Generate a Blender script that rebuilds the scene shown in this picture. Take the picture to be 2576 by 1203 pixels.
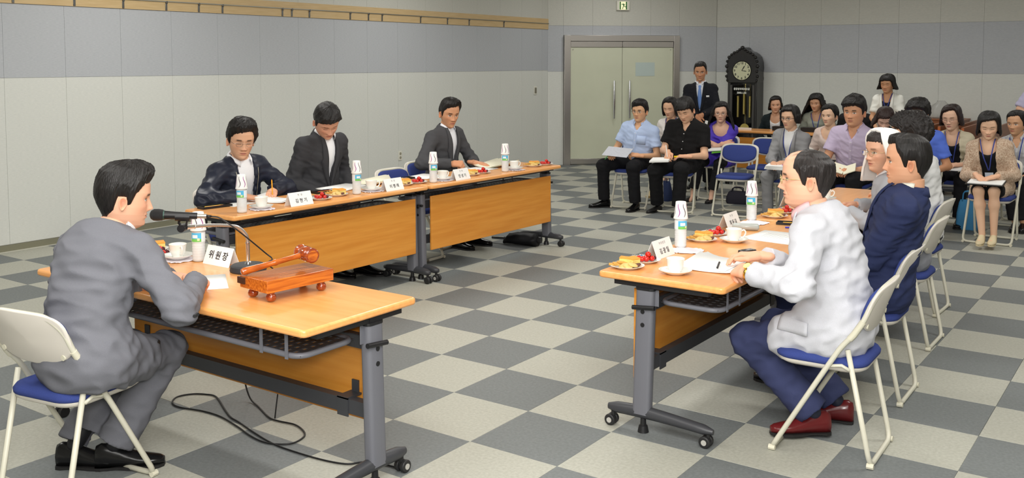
import bpy, bmesh, math, random
import numpy as np
from mathutils import Vector, Matrix

for o in list(bpy.data.objects): bpy.data.objects.remove(o, do_unlink=True)
SC = bpy.context.scene
COL = SC.collection
S = 0.4572                      # floor tile edge in metres
R = random.Random(7)
pi = math.pi

# ------------------------------------------------------------------ camera
cam = bpy.data.cameras.new('camera'); camo = bpy.data.objects.new('camera', cam); COL.objects.link(camo)
CAM = np.array([4.393, -6.502, 1.682])
cam.sensor_width = 36; cam.lens = 2429.85/2576*36; cam.shift_y = -280.0/2576
cam.clip_end = 60
camo.location = CAM
camo.rotation_euler = (pi/2-0.0688, 0, 0.61582)
SC.camera = camo
SC.render.resolution_x = 2576; SC.render.resolution_y = 1203

# ------------------------------------------------------------------ light and exposure
w = bpy.data.worlds.new('world'); SC.world = w; w.use_nodes = True
w.node_tree.nodes['Background'].inputs[0].default_value = (1, 0.98, 0.94, 1)
w.node_tree.nodes['Background'].inputs[1].default_value = 0.05
SC.view_settings.view_transform = 'Standard'; SC.view_settings.look = 'None'
SC.view_settings.exposure = -0.02; SC.view_settings.gamma = 1.0
try: SC.view_settings.use_curve_mapping = False
except Exception: pass
def area(name, loc, target, sx, sy, power, col=(1, 1, 1)):
    l = bpy.data.lights.new(name, 'AREA'); l.shape = 'RECTANGLE'; l.size = sx; l.size_y = sy; l.energy = power; l.color = col
    o = bpy.data.objects.new(name, l); COL.objects.link(o); o.location = loc
    d = Vector(target)-Vector(loc); o.rotation_euler = d.to_track_quat('-Z', 'Y').to_euler()
    return o
# the photographer's flash head, tilted towards the ceiling, and the ceiling fittings
FLASH_POWER = 85
area('flash_lamp', (4.50, -6.62, 1.95), (1.6, -2.4, 0.9), 0.45, 0.35, FLASH_POWER, (1.0, 0.98, 0.95))
area('bounced_flash_lamp', (3.3, -5.3, 3.16), (2.0, -2.8, 0), 3.2, 3.0, 240, (1.0, 0.985, 0.955))
for cx_ in (-2.3, 0.8, 4.2):
    for cy_ in (-5.0, -1.2, 2.6, 6.2):
        area('ceiling_lamp', (cx_, cy_, 3.17), (cx_, cy_, 0), 1.2, 0.6, {-5.0: 36, -1.2: 44, 2.6: 35, 6.2: 22}[cy_], (1.0, 0.985, 0.945))

# ------------------------------------------------------------------ materials
def lin(c):
    return tuple(((v/255)/12.92 if v/255 <= 0.04045 else ((v/255+0.055)/1.055)**2.4) for v in c)
_M = {}
def mat(name, rgb, rough=0.6, metal=0.0, noise=0.0, nscale=20.0, bump=0.0, bscale=60.0, rgb2=None, stretch=None, spec=0.5, trans=0.0, ior=1.45, coat=0.0, sheen=0.0, emit=0.0, alpha=1.0, coords='Object'):
    if name in _M: return _M[name]
    m = bpy.data.materials.new(name); m.use_nodes = True; nt = m.node_tree; b = nt.nodes['Principled BSDF']
    c = lin(rgb)+(1,)
    b.inputs['Base Color'].default_value = c; b.inputs['Roughness'].default_value = rough; b.inputs['Metallic'].default_value = metal
    b.inputs['Specular IOR Level'].default_value = spec
    b.inputs['Transmission Weight'].default_value = trans; b.inputs['IOR'].default_value = ior
    b.inputs['Coat Weight'].default_value = coat; b.inputs['Sheen Weight'].default_value = sheen
    b.inputs['Alpha'].default_value = alpha
    if emit: b.inputs['Emission Color'].default_value = c; b.inputs['Emission Strength'].default_value = emit
    if noise or bump:
        if coords == 'World':
            src = nt.nodes.new('ShaderNodeNewGeometry').outputs['Position']
        else:
            src = nt.nodes.new('ShaderNodeTexCoord').outputs[coords]
        mp = nt.nodes.new('ShaderNodeMapping'); nt.links.new(src, mp.inputs[0])
        if stretch: mp.inputs['Scale'].default_value = stretch
        if noise:
            n = nt.nodes.new('ShaderNodeTexNoise'); n.inputs['Scale'].default_value = nscale; n.inputs['Detail'].default_value = 5
            nt.links.new(mp.outputs[0], n.inputs['Vector'])
            r = nt.nodes.new('ShaderNodeValToRGB'); nt.links.new(n.outputs['Fac'], r.inputs[0])
            c2 = lin(rgb2)+(1,) if rgb2 else tuple(v*(1-noise) for v in c[:3])+(1,)
            r.color_ramp.elements[0].position = 0.33; r.color_ramp.elements[1].position = 0.67
            r.color_ramp.elements[0].color = c2; r.color_ramp.elements[1].color = c
            nt.links.new(r.outputs[0], b.inputs['Base Color'])
        if bump:
            n2 = nt.nodes.new('ShaderNodeTexNoise'); n2.inputs['Scale'].default_value = bscale; n2.inputs['Detail'].default_value = 4
            nt.links.new(mp.outputs[0], n2.inputs['Vector'])
            bp = nt.nodes.new('ShaderNodeBump'); bp.inputs['Strength'].default_value = bump; bp.inputs['Distance'].default_value = 0.004
            nt.links.new(n2.outputs['Fac'], bp.inputs['Height']); nt.links.new(bp.outputs[0], b.inputs['Normal'])
    _M[name] = m
    return m
def fabric(name, rgb, rough=0.85, noise=0.10, sheen=0.0, bump=0.12):
    return mat(name, rgb, rough, noise=noise, nscale=420, bump=bump, bscale=500, spec=0.25, sheen=sheen)
def wood(name, rgb, rgb2, axis=0, rough=0.32, scale=5.0, coat=0.0):
    st = [16.0, 16.0, 16.0]; st[axis] = 1.0
    return mat(name, rgb, rough, noise=1, nscale=scale, rgb2=rgb2, stretch=tuple(st), bump=0.02, bscale=30, coat=coat)
def vcol_mat(name, rough, spec=0.4, sss=0.0):
    m = bpy.data.materials.new(name); m.use_nodes = True; nt = m.node_tree; b = nt.nodes['Principled BSDF']
    a = nt.nodes.new('ShaderNodeAttribute'); a.attribute_name = 'Col'
    nt.links.new(a.outputs['Color'], b.inputs['Base Color']); b.inputs['Roughness'].default_value = rough
    b.inputs['Specular IOR Level'].default_value = spec
    n2 = nt.nodes.new('ShaderNodeTexNoise'); n2.inputs['Scale'].default_value = 220
    bp = nt.nodes.new('ShaderNodeBump'); bp.inputs['Strength'].default_value = 0.06; bp.inputs['Distance'].default_value = 0.002
    nt.links.new(n2.outputs['Fac'], bp.inputs['Height']); nt.links.new(bp.outputs[0], b.inputs['Normal'])
    return m

# ------------------------------------------------------------------ object helpers
def link(o, parent=None):
    COL.objects.link(o)
    if parent: o.parent = parent
    return o
def thing(name, label, cat, loc=(0, 0, 0), rz=0.0, group=None):
    o = bpy.data.objects.new(name, None); o.empty_display_size = 0.1; COL.objects.link(o)
    o.location = loc; o.rotation_euler = (0, 0, rz); o['label'] = label; o['category'] = cat
    if group: o['group'] = group
    return o
def tag(o, label, cat, group=None):
    o['label'] = label; o['category'] = cat
    if group: o['group'] = group
    return o
def mesh_np(name, V, Fq, m, parent=None, smooth=True, cols=None):
    """V (n,3) and faces either an (k,4|3) array or a list"""
    me = bpy.data.meshes.new(name)
    if isinstance(Fq, np.ndarray):
        n = Fq.shape[1]
        me.vertices.add(len(V)); me.vertices.foreach_set('co', np.ascontiguousarray(V, dtype=np.float32).ravel())
        me.loops.add(Fq.size); me.loops.foreach_set('vertex_index', np.ascontiguousarray(Fq, dtype=np.int32).ravel())
        me.polygons.add(len(Fq)); me.polygons.foreach_set('loop_start', np.arange(0, Fq.size, n, dtype=np.int32))
        me.update(calc_edges=True)
    else:
        me.from_pydata([tuple(v) for v in V], [], [tuple(f) for f in Fq]); me.update()
    if smooth: me.polygons.foreach_set('use_smooth', [True]*len(me.polygons))
    if cols is not None:
        at = me.color_attributes.new('Col', 'FLOAT_COLOR', 'POINT')
        at.data.foreach_set('color', np.ascontiguousarray(np.c_[cols, np.ones(len(cols))], dtype=np.float32).ravel())
    if m: me.materials.append(m)
    return link(bpy.data.objects.new(name, me), parent)
class MB:
    """collects vertices and faces of one mesh"""
    def __init__(s): s.v = []; s.f = []
    def add(s, V, Fc):
        b = len(s.v); s.v += [tuple(float(c) for c in v) for v in V]; s.f += [tuple(i+b for i in f) for f in Fc]; return s
    def box(s, x0, x1, y0, y1, z0, z1):
        V = [(x0,y0,z0),(x1,y0,z0),(x1,y1,z0),(x0,y1,z0),(x0,y0,z1),(x1,y0,z1),(x1,y1,z1),(x0,y1,z1)]
        return s.add(V, [(3,2,1,0),(4,5,6,7),(0,1,5,4),(1,2,6,5),(2,3,7,6),(3,0,4,7)])
    def loft(s, rings, cap=True, closed=True):
        n = len(rings[0]); V = [p for r in rings for p in r]; Fc = []
        for i in range(len(rings)-1):
            for j in range(n if closed else n-1):
                a = i*n+j; b = i*n+(j+1) % n; Fc.append((a, b, b+n, a+n))
        if cap: Fc.append(tuple(range(n-1, -1, -1))); Fc.append(tuple((len(rings)-1)*n+k for k in range(n)))
        return s.add(V, Fc)
    def tube(s, pts, r, n=8, closed=False, cap=True):
        P = [Vector(p) for p in pts]; rr = r if isinstance(r, (list, tuple)) else [r]*len(P); rings = []
        up = None
        for i, p in enumerate(P):
            a = P[i-1] if (i > 0 or closed) else p; b = P[(i+1) % len(P)] if (i < len(P)-1 or closed) else p
            t = (b-a).normalized() if (b-a).length > 1e-9 else Vector((0, 0, 1))
            if up is None: up = Vector((0, 0, 1)) if abs(t.z) < 0.9 else Vector((1, 0, 0))
            u = (up-t*up.dot(t)).normalized(); v = t.cross(u); up = u
            rings.append([p+(u*math.cos(2*pi*k/n)+v*math.sin(2*pi*k/n))*rr[i] for k in range(n)])
        if closed: rings.append(rings[0]); cap = False
        return s.loft(rings, cap)
    def lathe(s, prof, n=20, c=(0, 0, 0)):
        rings = [[(c[0]+r*math.cos(2*pi*k/n), c[1]+r*math.sin(2*pi*k/n), c[2]+z) for k in range(n)] for r, z in prof]
        return s.loft(rings, True)
    def prism(s, poly, z0, z1):
        n = len(poly); V = [(x, y, z0) for x, y in poly]+[(x, y, z1) for x, y in poly]
        return s.add(V, [tuple(range(n-1, -1, -1)), tuple(range(n, 2*n))]+[(i, (i+1) % n, (i+1) % n+n, i+n) for i in range(n)])
    def xf(s, M):
        s.v = [tuple(M @ Vector(v)) for v in s.v]; return s
    def build(s, name, m, parent=None, smooth=False, bevel=0.0, bseg=2, auto=None):
        o = mesh_np(name, s.v, s.f, m, parent, smooth)
        if bevel:
            bm = bmesh.new(); bm.from_mesh(o.data); bmesh.ops.remove_doubles(bm, verts=bm.verts, dist=1e-6)
            ed = [e for e in bm.edges if len(e.link_faces) == 2 and e.calc_face_angle(0) > 0.6]
            rv = bmesh.ops.bevel(bm, geom=ed, offset=bevel, segments=bseg, affect='EDGES', profile=0.5, clamp_overlap=True)
            for fc in bm.faces: fc.smooth = smooth
            for fc in rv['faces']: fc.smooth = True
            bm.to_mesh(o.data); bm.free()
        if auto: o.data.set_sharp_from_angle(angle=auto)
        return o
def rrect(x0, x1, y0, y1, r, n=5):
    out = []
    for cx_, cy_, a0 in ((x1-r, y1-r, 0), (x0+r, y1-r, pi/2), (x0+r, y0+r, pi), (x1-r, y0+r, 1.5*pi)):
        for k in range(n): a = a0+pi/2*k/(n-1); out.append((cx_+r*math.cos(a), cy_+r*math.sin(a)))
    return out
def arc(p0, p1, p2, n=5):
    """quadratic bend"""
    p0, p1, p2 = Vector(p0), Vector(p1), Vector(p2)
    return [p0*(1-t)**2+p1*2*t*(1-t)+p2*t*t for t in [k/n for k in range(n+1)]]
def bend(pts, r=0.05, n=4):
    P = [Vector(p) for p in pts]; out = [P[0]]
    for i in range(1, len(P)-1):
        a = (P[i-1]-P[i]); b = (P[i+1]-P[i]); k = min(r, a.length*0.48, b.length*0.48)
        out += arc(P[i]+a.normalized()*k, P[i], P[i]+b.normalized()*k, n)
    return out+[P[-1]]
def smooth_path(pts, n=8):
    P = [Vector(p) for p in pts]; P = [P[0]*2-P[1]]+P+[P[-1]*2-P[-2]]; out = []
    for i in range(1, len(P)-2):
        for k in range(n):
            t = k/n; a, b, c, d = P[i-1], P[i], P[i+1], P[i+2]
            out.append(0.5*((2*b)+(c-a)*t+(2*a-5*b+4*c-d)*t*t+(3*b-3*c+d-a)*t**3))
    return out+[P[-2]]
def copy_tree(o, parent=None):
    c = o.copy(); COL.objects.link(c); c.parent = parent
    for ch in o.children: copy_tree(ch, c)
    return c
def text_mesh(name, s, size, m, parent, M, align='CENTER', depth=0.0, bold=0.0, sx=1.0):
    c = bpy.data.curves.new(name, 'FONT'); c.body = s; c.size = size; c.align_x = align; c.align_y = 'CENTER'; c.resolution_u = 3
    c.extrude = depth; c.offset = bold
    o = bpy.data.objects.new(name, c); COL.objects.link(o)
    me = bpy.data.meshes.new_from_object(o.evaluated_get(bpy.context.evaluated_depsgraph_get())); COL.objects.unlink(o); bpy.data.objects.remove(o)
    me.transform(M @ Matrix.Diagonal((sx, 1, 1, 1))); me.materials.clear(); me.materials.append(m); me.name = name
    return link(bpy.data.objects.new(name, me), parent)
def nrm(v): v = np.asarray(v, float); return v/(np.linalg.norm(v)+1e-12)
def strip_mesh(name, rows, m, parent, thick=.003):
    """rows of points -> sheet with thickness"""
    Rw = np.array(rows, float); n, k = Rw.shape[:2]; V = Rw.reshape(-1, 3)
    i, j = np.meshgrid(np.arange(n-1), np.arange(k-1), indexing='ij'); Q = np.stack([i*k+j, i*k+j+1, (i+1)*k+j+1, (i+1)*k+j], -1).reshape(-1, 4)
    o = mesh_np(name, V, Q, m, parent, True); md = o.modifiers.new('thickness', 'SOLIDIFY'); md.thickness = thick; md.offset = 0; return o
# ================================================================== the room
XW, YW = -4.136, 8.573           # left wall, back wall
CH = 3.2                         # ceiling height
DX, DY = -4.136, 6.547           # start of the slanted door wall
DL = 2.853                       # its length
floor_c = fabric
M_light = mat('tile_light', (176, 176, 165), .55, noise=.16, nscale=70, bump=.03, bscale=160, rgb2=(163, 162, 151), coords='World', spec=.35)
M_dark = mat('tile_dark', (117, 121, 121), .55, noise=.16, nscale=70, bump=.03, bscale=160, rgb2=(106, 110, 110), coords='World', spec=.35)
def wallmat(n, a, b_): return mat(n, a, .62, noise=1, nscale=26, rgb2=b_, stretch=(1.2, 1.2, 9.0), bump=.10, bscale=70, coords='World', spec=.45)
W_cream = wallmat('wall_cloth_cream', (216, 217, 211), (207, 209, 203))
W_grey = wallmat('wall_cloth_grey', (184, 187, 191), (174, 177, 182))
W_top = wallmat('wall_cloth_top', (200, 199, 190), (190, 190, 182))
W_seam = mat('wall_seam', (172, 171, 163), .9)
steel = mat('brushed_steel', (205, 200, 196), .28, metal=1.0, noise=.08, nscale=30, stretch=(40, 40, 1))
chrome = mat('chrome', (225, 225, 228), .12, metal=1.0)
black_pl = mat('black_plastic', (26, 26, 28), .42)
white_pl = mat('white_plastic', (222, 220, 208), .45)

b = MB(); b.box(-4.4, 8.2, -9.2, 8.9, -.12, -.006); fl = b.build('floor', mat('floor_screed', (95, 95, 90), .9)); fl['kind'] = 'structure'
tl_mesh = []
for m in (M_light, M_dark):
    g = .0006; bb = MB(); x1 = S-g
    V = [(g, g, -.006), (x1, g, -.006), (x1, x1, -.006), (g, x1, -.006), (g, g, -.0012), (x1, g, -.0012), (x1, x1, -.0012), (g, x1, -.0012), (g+.0015, g+.0015, 0), (x1-.0015, g+.0015, 0), (x1-.0015, x1-.0015, 0), (g+.0015, x1-.0015, 0)]
    Fc = [(8, 9, 10, 11)]+[(i, (i+1) % 4, (i+1) % 4+4, i+4) for i in range(4)]+[(i+4, (i+1) % 4+4, (i+1) % 4+8, i+8) for i in range(4)]
    me = bpy.data.meshes.new('floor_tile'); me.from_pydata(V, [], Fc); me.materials.append(m); tl_mesh.append(me)
fwd = np.array([-.576, .814]); rgt = np.array([.8163, .5776]); tiles = []
def inroom(x, y): return x > XW-.2 and x < 7.6 and y < YW+.2 and y > -8.8 and (y-x) < (DY-DX)+.5
for i in range(-10, 18):
    for j in range(-19, 20):
        x, y = i*S+S/2, j*S+S/2
        if not inroom(x, y): continue
        d = np.array([x, y])-CAM[:2]; z = d@fwd; vis = z > 1.2 and abs(d@rgt)/z < .60 and (1.682/z) < .42
        tiles.append((z if vis else 99+abs(z), i, j))
tiles.sort()
for n, (z, i, j) in enumerate(tiles[:300]):
    # the grid runs along the walls; even squares are dark
    o = bpy.data.objects.new('floor_tile', tl_mesh[1 if (i+j+1) % 2 == 0 else 0]); link(o, fl); o.location = (i*S, j*S, 0)
for q, nm in ((0, 'floor_tile_light'), (1, 'floor_tile_dark')):
    b = MB()
    for z, i, j in tiles[300:]:
        if (1 if (i+j+1) % 2 == 0 else 0) == q: b.box(i*S+.0006, (i+1)*S-.0006, j*S+.0006, (j+1)*S-.0006, -.006, 0)
    o = b.build('floor_tile', M_dark if q else M_light, fl); o['kind'] = 'stuff'

def panel_wall(name, org, ang, length, seams, bands, holes=()):
    """a backing wall with cloth panels standing a little proud of it; local x runs along the wall, -y faces the room"""
    b = MB(); b.box(-.15, length+.15, .012, .16, -.1, CH); w_ = b.build(name, W_seam); w_['kind'] = 'structure'
    w_.location = org; w_.rotation_euler = (0, 0, ang)
    for (z0, z1, m) in bands:
        for a, c in zip(seams[:-1], seams[1:]):
            cuts = [(a, c, z0, z1)]
            for (h0, h1, hz0, hz1) in holes:
                new = []
                for (p0, p1, q0, q1) in cuts:
                    if p1 <= h0+1e-3 or p0 >= h1-1e-3 or q0 >= hz1 or q1 <= hz0: new.append((p0, p1, q0, q1)); continue
                    if q1 > hz1: new.append((p0, p1, hz1, q1))
                    if p0 < h0: new.append((p0, h0, q0, min(q1, hz1)))
                    if p1 > h1: new.append((h1, p1, q0, min(q1, hz1)))
                cuts = new
            for (p0, p1, q0, q1) in cuts:
                if p1-p0 < .02 or q1-q0 < .02: continue
                b = MB(); b.box(p0+.001, p1-.001, 0, .012, q0+.001, q1-.001); b.build('wall_panel', m, w_)
    return w_
# left wall runs along +y, the room lies at +x
ys = [-2.1555+.569*k for k in range(-12, 17)]; ys = [y for y in ys if -9 < y < DY-.02]; seams = [0]+[y+9 for y in ys]+[DY+9]
wl = panel_wall('wall_left', (XW, -9, 0), pi/2, DY+9, seams, [(.06, 1.535, W_cream), (1.535, 2.19, W_grey), (2.36, CH, W_top)])
dseam = [0, .257, .742, 1.228, 1.715, 2.208, DL]
wd = panel_wall('wall_back_left', (DX, DY, 0), pi/4, DL, dseam, [(.0, 1.515, W_cream), (1.515, 2.255, W_grey), (2.255, CH, W_top)], holes=[(.262, 2.20, -1, 2.102)])
bx = DX+DL/2**.5
bs = [0]+[x-bx for x in [-1.549+.5765*k for k in range(0, 17)] if x-bx < 9.6]
wb = panel_wall('wall_back', (bx, YW, 0), 0, bs[-1], bs, [(.0, 1.505, W_cream), (1.505, 2.240, W_grey), (2.240, CH, W_top)])
b = MB(); b.box(7.7, 7.85, -9.2, 8.9, -.1, CH); o = b.build('wall_right', W_top); o['kind'] = 'structure'
b = MB(); b.box(-4.4, 7.85, -9.2, -9.0, -.1, CH); o = b.build('wall_front', W_top); o['kind'] = 'structure'
b = MB(); b.box(-4.4, 8.2, -9.2, 8.9, CH, CH+.1); o = b.build('ceiling', mat('ceiling_board', (226, 224, 216), .9)); o['kind'] = 'structure'
b = MB(); b.box(XW-.001, XW+.014, -9, DY, 0, .058); o = b.build('baseboard_left', mat('baseboard_vinyl', (126, 124, 104), .5)); o['kind'] = 'structure'
b = MB(); b.box(XW+.014, XW+.034, -9, DY, 0, .004); o = b.build('trim_1', mat('floor_edge_strip', (196, 194, 182), .5)); o['kind'] = 'structure'

# maple picture rail with a hanging track on the left wall
rail_w = wood('maple_strip', (204, 178, 134), (194, 166, 120), axis=1, rough=.45)
pr_ = thing('picture_rail', 'maple strip with a metal hanging track along the top of the left wall', 'picture rail', (XW, 0, 2.19))
b = MB(); b.box(0, .012, -9, DY, 0.001, .090); b.build('wood_strip', rail_w, pr_); b = MB(); b.box(0, .012, -9, DY, .097, .170); b.build('wood_strip', rail_w, pr_)
b = MB(); b.box(.012, .024, -9, DY, .088, .099); b.build('hanging_track', mat('track_metal', (176, 172, 160), .3, metal=1.0), pr_)
HOOKS = (-2.06, -1.49, -.99, -.51, -.12, .18, 1.01, 1.15, 1.42, 2.09, 2.41, 2.66, 3.41, 3.98, 4.47, 5.32, -2.65)
hkm = mat('hook_metal', (120, 120, 118), .35, metal=1.0); hm = None
for px_y in HOOKS:
    if hm is None:
        b = MB(); b.box(.012, .030, -.009, .009, .070, .098); b.box(.012, .018, -.011, .011, .004, .072); b.box(.018, .034, -.006, .006, .078, .086)
        o = b.build('picture_hook', hkm, pr_, bevel=.002); hm = o
    else: o = hm.copy(); COL.objects.link(o)
    o.location = (0, px_y, 0)

# wall fittings
def at_wall(o, s): o.parent = None
so = thing('wall_socket', 'cream double socket low on the left wall beside the seated men', 'socket', (XW, 2.993, .44))
b = MB(); b.box(0, .010, -.032, .032, -.062, .062); b.build('plate', white_pl, so, bevel=.004)
for z in (-.026, .026):
    b = MB(); b.tube([(0, 0, 0), (.011, 0, 0)], .019, 16); o = b.build('outlet', mat('socket_dark', (150, 146, 128), .5), so, smooth=False); o.location = (.001, 0, z)
sw = thing('wall_switch', 'cream light switch on the left wall near the glass door', 'switch', (XW, 6.183, 1.22))
b = MB(); b.box(0, .010, -.04, .04, -.066, .066); b.build('plate', white_pl, sw, bevel=.004)
for y in (-.014, .014):
    b = MB(); b.box(.010, .015, y-.010, y+.010, -.045, .045); b.build('rocker', mat('switch_dark', (120, 116, 100), .5), sw, bevel=.002)

# the steel framed double glass door, in wall axes (x along the wall, -y to the room)
dr = bpy.data.objects.new('door_1', None); COL.objects.link(dr); dr['kind'] = 'structure'; dr.location = (DX, DY, 0); dr.rotation_euler = (0, 0, pi/4)
b = MB(); b.box(.262, .366, -.06, .02, 0, 2.10); b.build('door_jamb', steel, dr, bevel=.003)
b = MB(); b.box(2.098, 2.20, -.06, .02, 0, 2.10); b.build('door_jamb', steel, dr, bevel=.003)
b = MB(); b.box(.366, 2.098, -.055, .02, 2.005, 2.10); b.build('door_header', steel, dr, bevel=.003)
glass = mat('frosted_glass', (206, 209, 186), .42, spec=.5, noise=.05, nscale=3)
for x0, x1 in ((.370, 1.229), (1.235, 2.094)):
    b = MB(); b.box(x0, x1, -.030, -.016, .10, 1.905); b.build('door_glass', glass, dr, bevel=.002)
    b = MB(); b.box(x0, x1, -.042, -.004, 1.908, 2.0); b.build('top_rail', steel, dr, bevel=.003)
    b = MB(); b.box(x0, x1, -.042, -.004, .012, .098); b.build('bottom_rail', steel, dr, bevel=.003)
b = MB(); b.box(.366, 2.098, -.002, .01, 0, 2.1); b.build('door_backing', mat('door_backing', (150, 152, 140), .8), dr)
for x, sg in ((1.085, -1), (1.345, 1)):
    b = MB(); pts = [(x, -.085, 1.06+.31*t) for t in np.linspace(-1, 1, 15)]; b.tube(pts, [.012+.010*(1-abs(t))**.6 for t in np.linspace(-1, 1, 15)], 12)
    for z in (.88, 1.24): b.tube([(x, -.085, z), (x, -.028, z)], .006, 8)
    b.build('door_handle', chrome, dr, smooth=True, auto=.9)
for x in (.41, 2.05):
    b = MB(); b.tube([(x, -.031, 1.87), (x, -.036, 1.87)], .010, 12); b.build('patch_bolt', steel, dr)
o = thing('paper_notice', 'pale sheet of paper taped to the right leaf of the glass door', 'paper', (DX, DY, 0), pi/4)
b = MB(); b.box(1.455, 1.78, -.0335, -.0315, 1.44, 1.662); b.build('sheet', mat('notice_paper', (186, 200, 196), .7), o)

# emergency exit light above the door
ex = thing('exit_sign', 'white emergency exit light with a green running figure above the door', 'exit sign', (DX, DY, 0), pi/4)
b = MB(); b.box(1.13, 1.345, -.05, 0, 2.505, 2.655); b.build('housing', white_pl, ex, bevel=.006)
b = MB(); b.box(1.172, 1.300, -.0535, -.0505, 2.515, 2.645); fc_ = b.build('face', mat('exit_face', (236, 236, 190), .4, emit=.55), ex)
gm_ = mat('exit_green', (20, 104, 40), .4)
b = MB(); b.box(1.174, 1.194, -.0550, -.0537, 2.517, 2.643); b.build('green_bar', gm_, fc_); b = MB(); b.box(1.278, 1.298, -.0550, -.0537, 2.517, 2.643); b.build('green_bar', gm_, fc_)
b = MB(); p = lambda x, z: (1.236+x, -.0545, 2.58+z)
b.tube([p(-.004, .044), p(-.004, .0441)], .009, 10); b.tube([p(.0, .03), p(.006, -.004)], .0085, 6)
for q in ([(0, .03), (-.018, .018), (-.03, .026)], [(.002, .028), (.020, .012), (.028, .022)], [(.006, -.004), (.024, -.016), (.036, -.014), (.038, -.026)], [(.006, -.004), (-.006, -.026), (-.010, -.048), (-.022, -.050)]): b.tube([p(*c) for c in q], .0052, 6)
b.build('running_figure', gm_, fc_)
# ================================================================== training tables
beech = wood('beech_top', (238, 172, 104), (230, 158, 88), axis=0, rough=.30, scale=2.2, coat=.25)
beech_edge = wood('beech_edge', (232, 152, 72), (222, 138, 58), axis=0, rough=.34, scale=2.2)
beech_p = wood('beech_panel', (220, 150, 62), (208, 134, 48), axis=0, rough=.36, scale=2.2)
gunm = mat('gunmetal_paint', (104, 105, 112), .42, spec=.5, bump=.04, bscale=300)
darkm = mat('dark_paint', (58, 59, 63), .42, spec=.5, bump=.04, bscale=300)
rubber = mat('caster_rubber', (34, 34, 35), .5); hubm = mat('caster_hub', (176, 174, 168), .4)
def table(label, loc, rz, depth=.62, h=.72, col=.09, foot=(-.255, .265), group='training tables set in a horseshoe', L=1.8):
    """local x along the table, -y the sitters' side; loc is the centre on the floor"""
    t = thing('training_table', label, 'table', loc, rz, group); y0, y1 = -depth/2, depth/2; z0 = h-.030
    b = MB(); b.prism(rrect(-L/2, L/2, y0, y1, .025, 5), z0, h); b.build('tabletop', beech, t, bevel=.010, bseg=3)
    b = MB(); b.box(-L/2+.10, L/2-.10, y0+.06, y0+.10, z0-.02, z0); b.box(-L/2+.10, L/2-.10, y1-.10, y1-.06, z0-.02, z0); b.build('top_rail', darkm, t)
    py = col+.062
    b = MB(); b.box(-L/2+.075, L/2-.075, py-.008, py+.008, .225, .645); b.build('modesty_panel', beech_p, t, bevel=.003)
    b = MB(); b.prism(rrect(-L/2+.05, L/2-.05, col-.022, col+.018, .012, 3), .272, .330); b.build('beam', darkm, t)
    b = MB(); b.box(-L/2+.05, L/2-.05, col-.018, col+.018, .545, .60); b.build('upper_beam', darkm, t, bevel=.004)
    for s in (-1, 1):
        x = s*(L/2-.035); b = MB(); lean = -.016
        rg = []
        for z in (.085, .30, .66):
            dy = lean*(z-.085)/.575; rg.append([(x+px, col+dy+py_, z) for px, py_ in rrect(-.026, .026, -.043, .043, .016, 4)])
        b.loft(rg); lg = b.build('leg', gunm, t, smooth=True, auto=.6)
        b = MB(); b.prism(rrect(x-.028, x+.028, col+lean-.046, col+lean+.046, .018, 4), .657, .668); b.build('leg_cap', black_pl, lg)
        b = MB(); b.box(x-.02, x+.02, col+lean-.03, col+lean+.03, .665, z0); b.box(x-.018, x+.018, y0+.08, y1-.08, z0-.022, z0-.002); b.build('tilt_bracket', black_pl, t)
        # foot, a shallow arched bar
        rg = []
        for q in np.linspace(0, 1, 13):
            y = foot[0]+(foot[1]-foot[0])*q+.0; e = abs(y-col)/.35; zc = .092-.020*min(1, e)**1.4; r = .026 if .04 < q < .96 else .017; hgt_ = .030-.010*min(1, e)
            if q in (0.0, 1.0): r *= .6; hgt_ *= .6
            rg.append([(x+r*math.cos(a), y, zc+hgt_*math.sin(a)) for a in [2*pi*k/12 for k in range(12)]])
        b = MB(); b.loft(rg); ft = b.build('foot', darkm, t, smooth=True, auto=1.2)
        b = MB(); b.lathe([(.0, .0), (.026, 0), (.020, .03), (.014, .034), (.012, .075), (0, .075)], 14, (x, col-.005, 0)); b.build('levelling_foot', black_pl, ft, smooth=True, auto=.6)
        for y in (foot[0]+.025, foot[1]-.025):
            b = MB(); b.tube([(x, y, .072), (x, y, .046)], .010, 8); b.box(x-.004, x+.004, y-.010, y+.018, .018, .05); cs = b.build('caster', rubber, ft)
            for w_ in (-1, 1):
                xx = x+w_*.016; b = MB(); b.tube([(xx-.010, y+.008, .0265), (xx+.010, y+.008, .0265)], .0265, 18); wh = b.build('wheel', rubber, ft, bevel=.005)
            b = MB(); b.tube([(x+s*.0262, y+.008, .0265), (x+s*.0285, y+.008, .0265)], .0125, 14); b.build('wheel_hub', hubm, ft)
        # lever, peg, hooks
        b = MB(); b.tube([(x+s*.030, col+lean-.055, .585), (x+s*.030, col+lean+.055, .575)], .0105, 10); b.tube([(x, col+lean, .578), (x+s*.030, col+lean, .580)], .008, 8); b.build('lever', black_pl, lg, smooth=True, auto=.7)
        for z in (.50, .56): b = MB(); b.tube([(x+s*.024, col-.010, z), (x+s*.0285, col-.010, z)], .010, 12); b.build('plug', black_pl, lg)
        b = MB(); xx = s*(L/2-.19); b.box(xx-.030, xx+.030, col-.026, col-.021, .258, .334); b.box(xx-.030, xx+.030, col-.026, col+.055, .328, .336); b.box(xx-.018, xx+.018, col+.046, col+.053, .33, .385); b.build('panel_clip', darkm, t)
        b = MB(); b.box(xx+s*.15-.003, xx+s*.15+.003, col-.075, col-.045, .585, .66); b.build('tray_bracket', gunm, t, bevel=.002)
    # perforated book tray under the top
    ty0, ty1, tz = y0+.055, col-.06, .595
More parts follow.
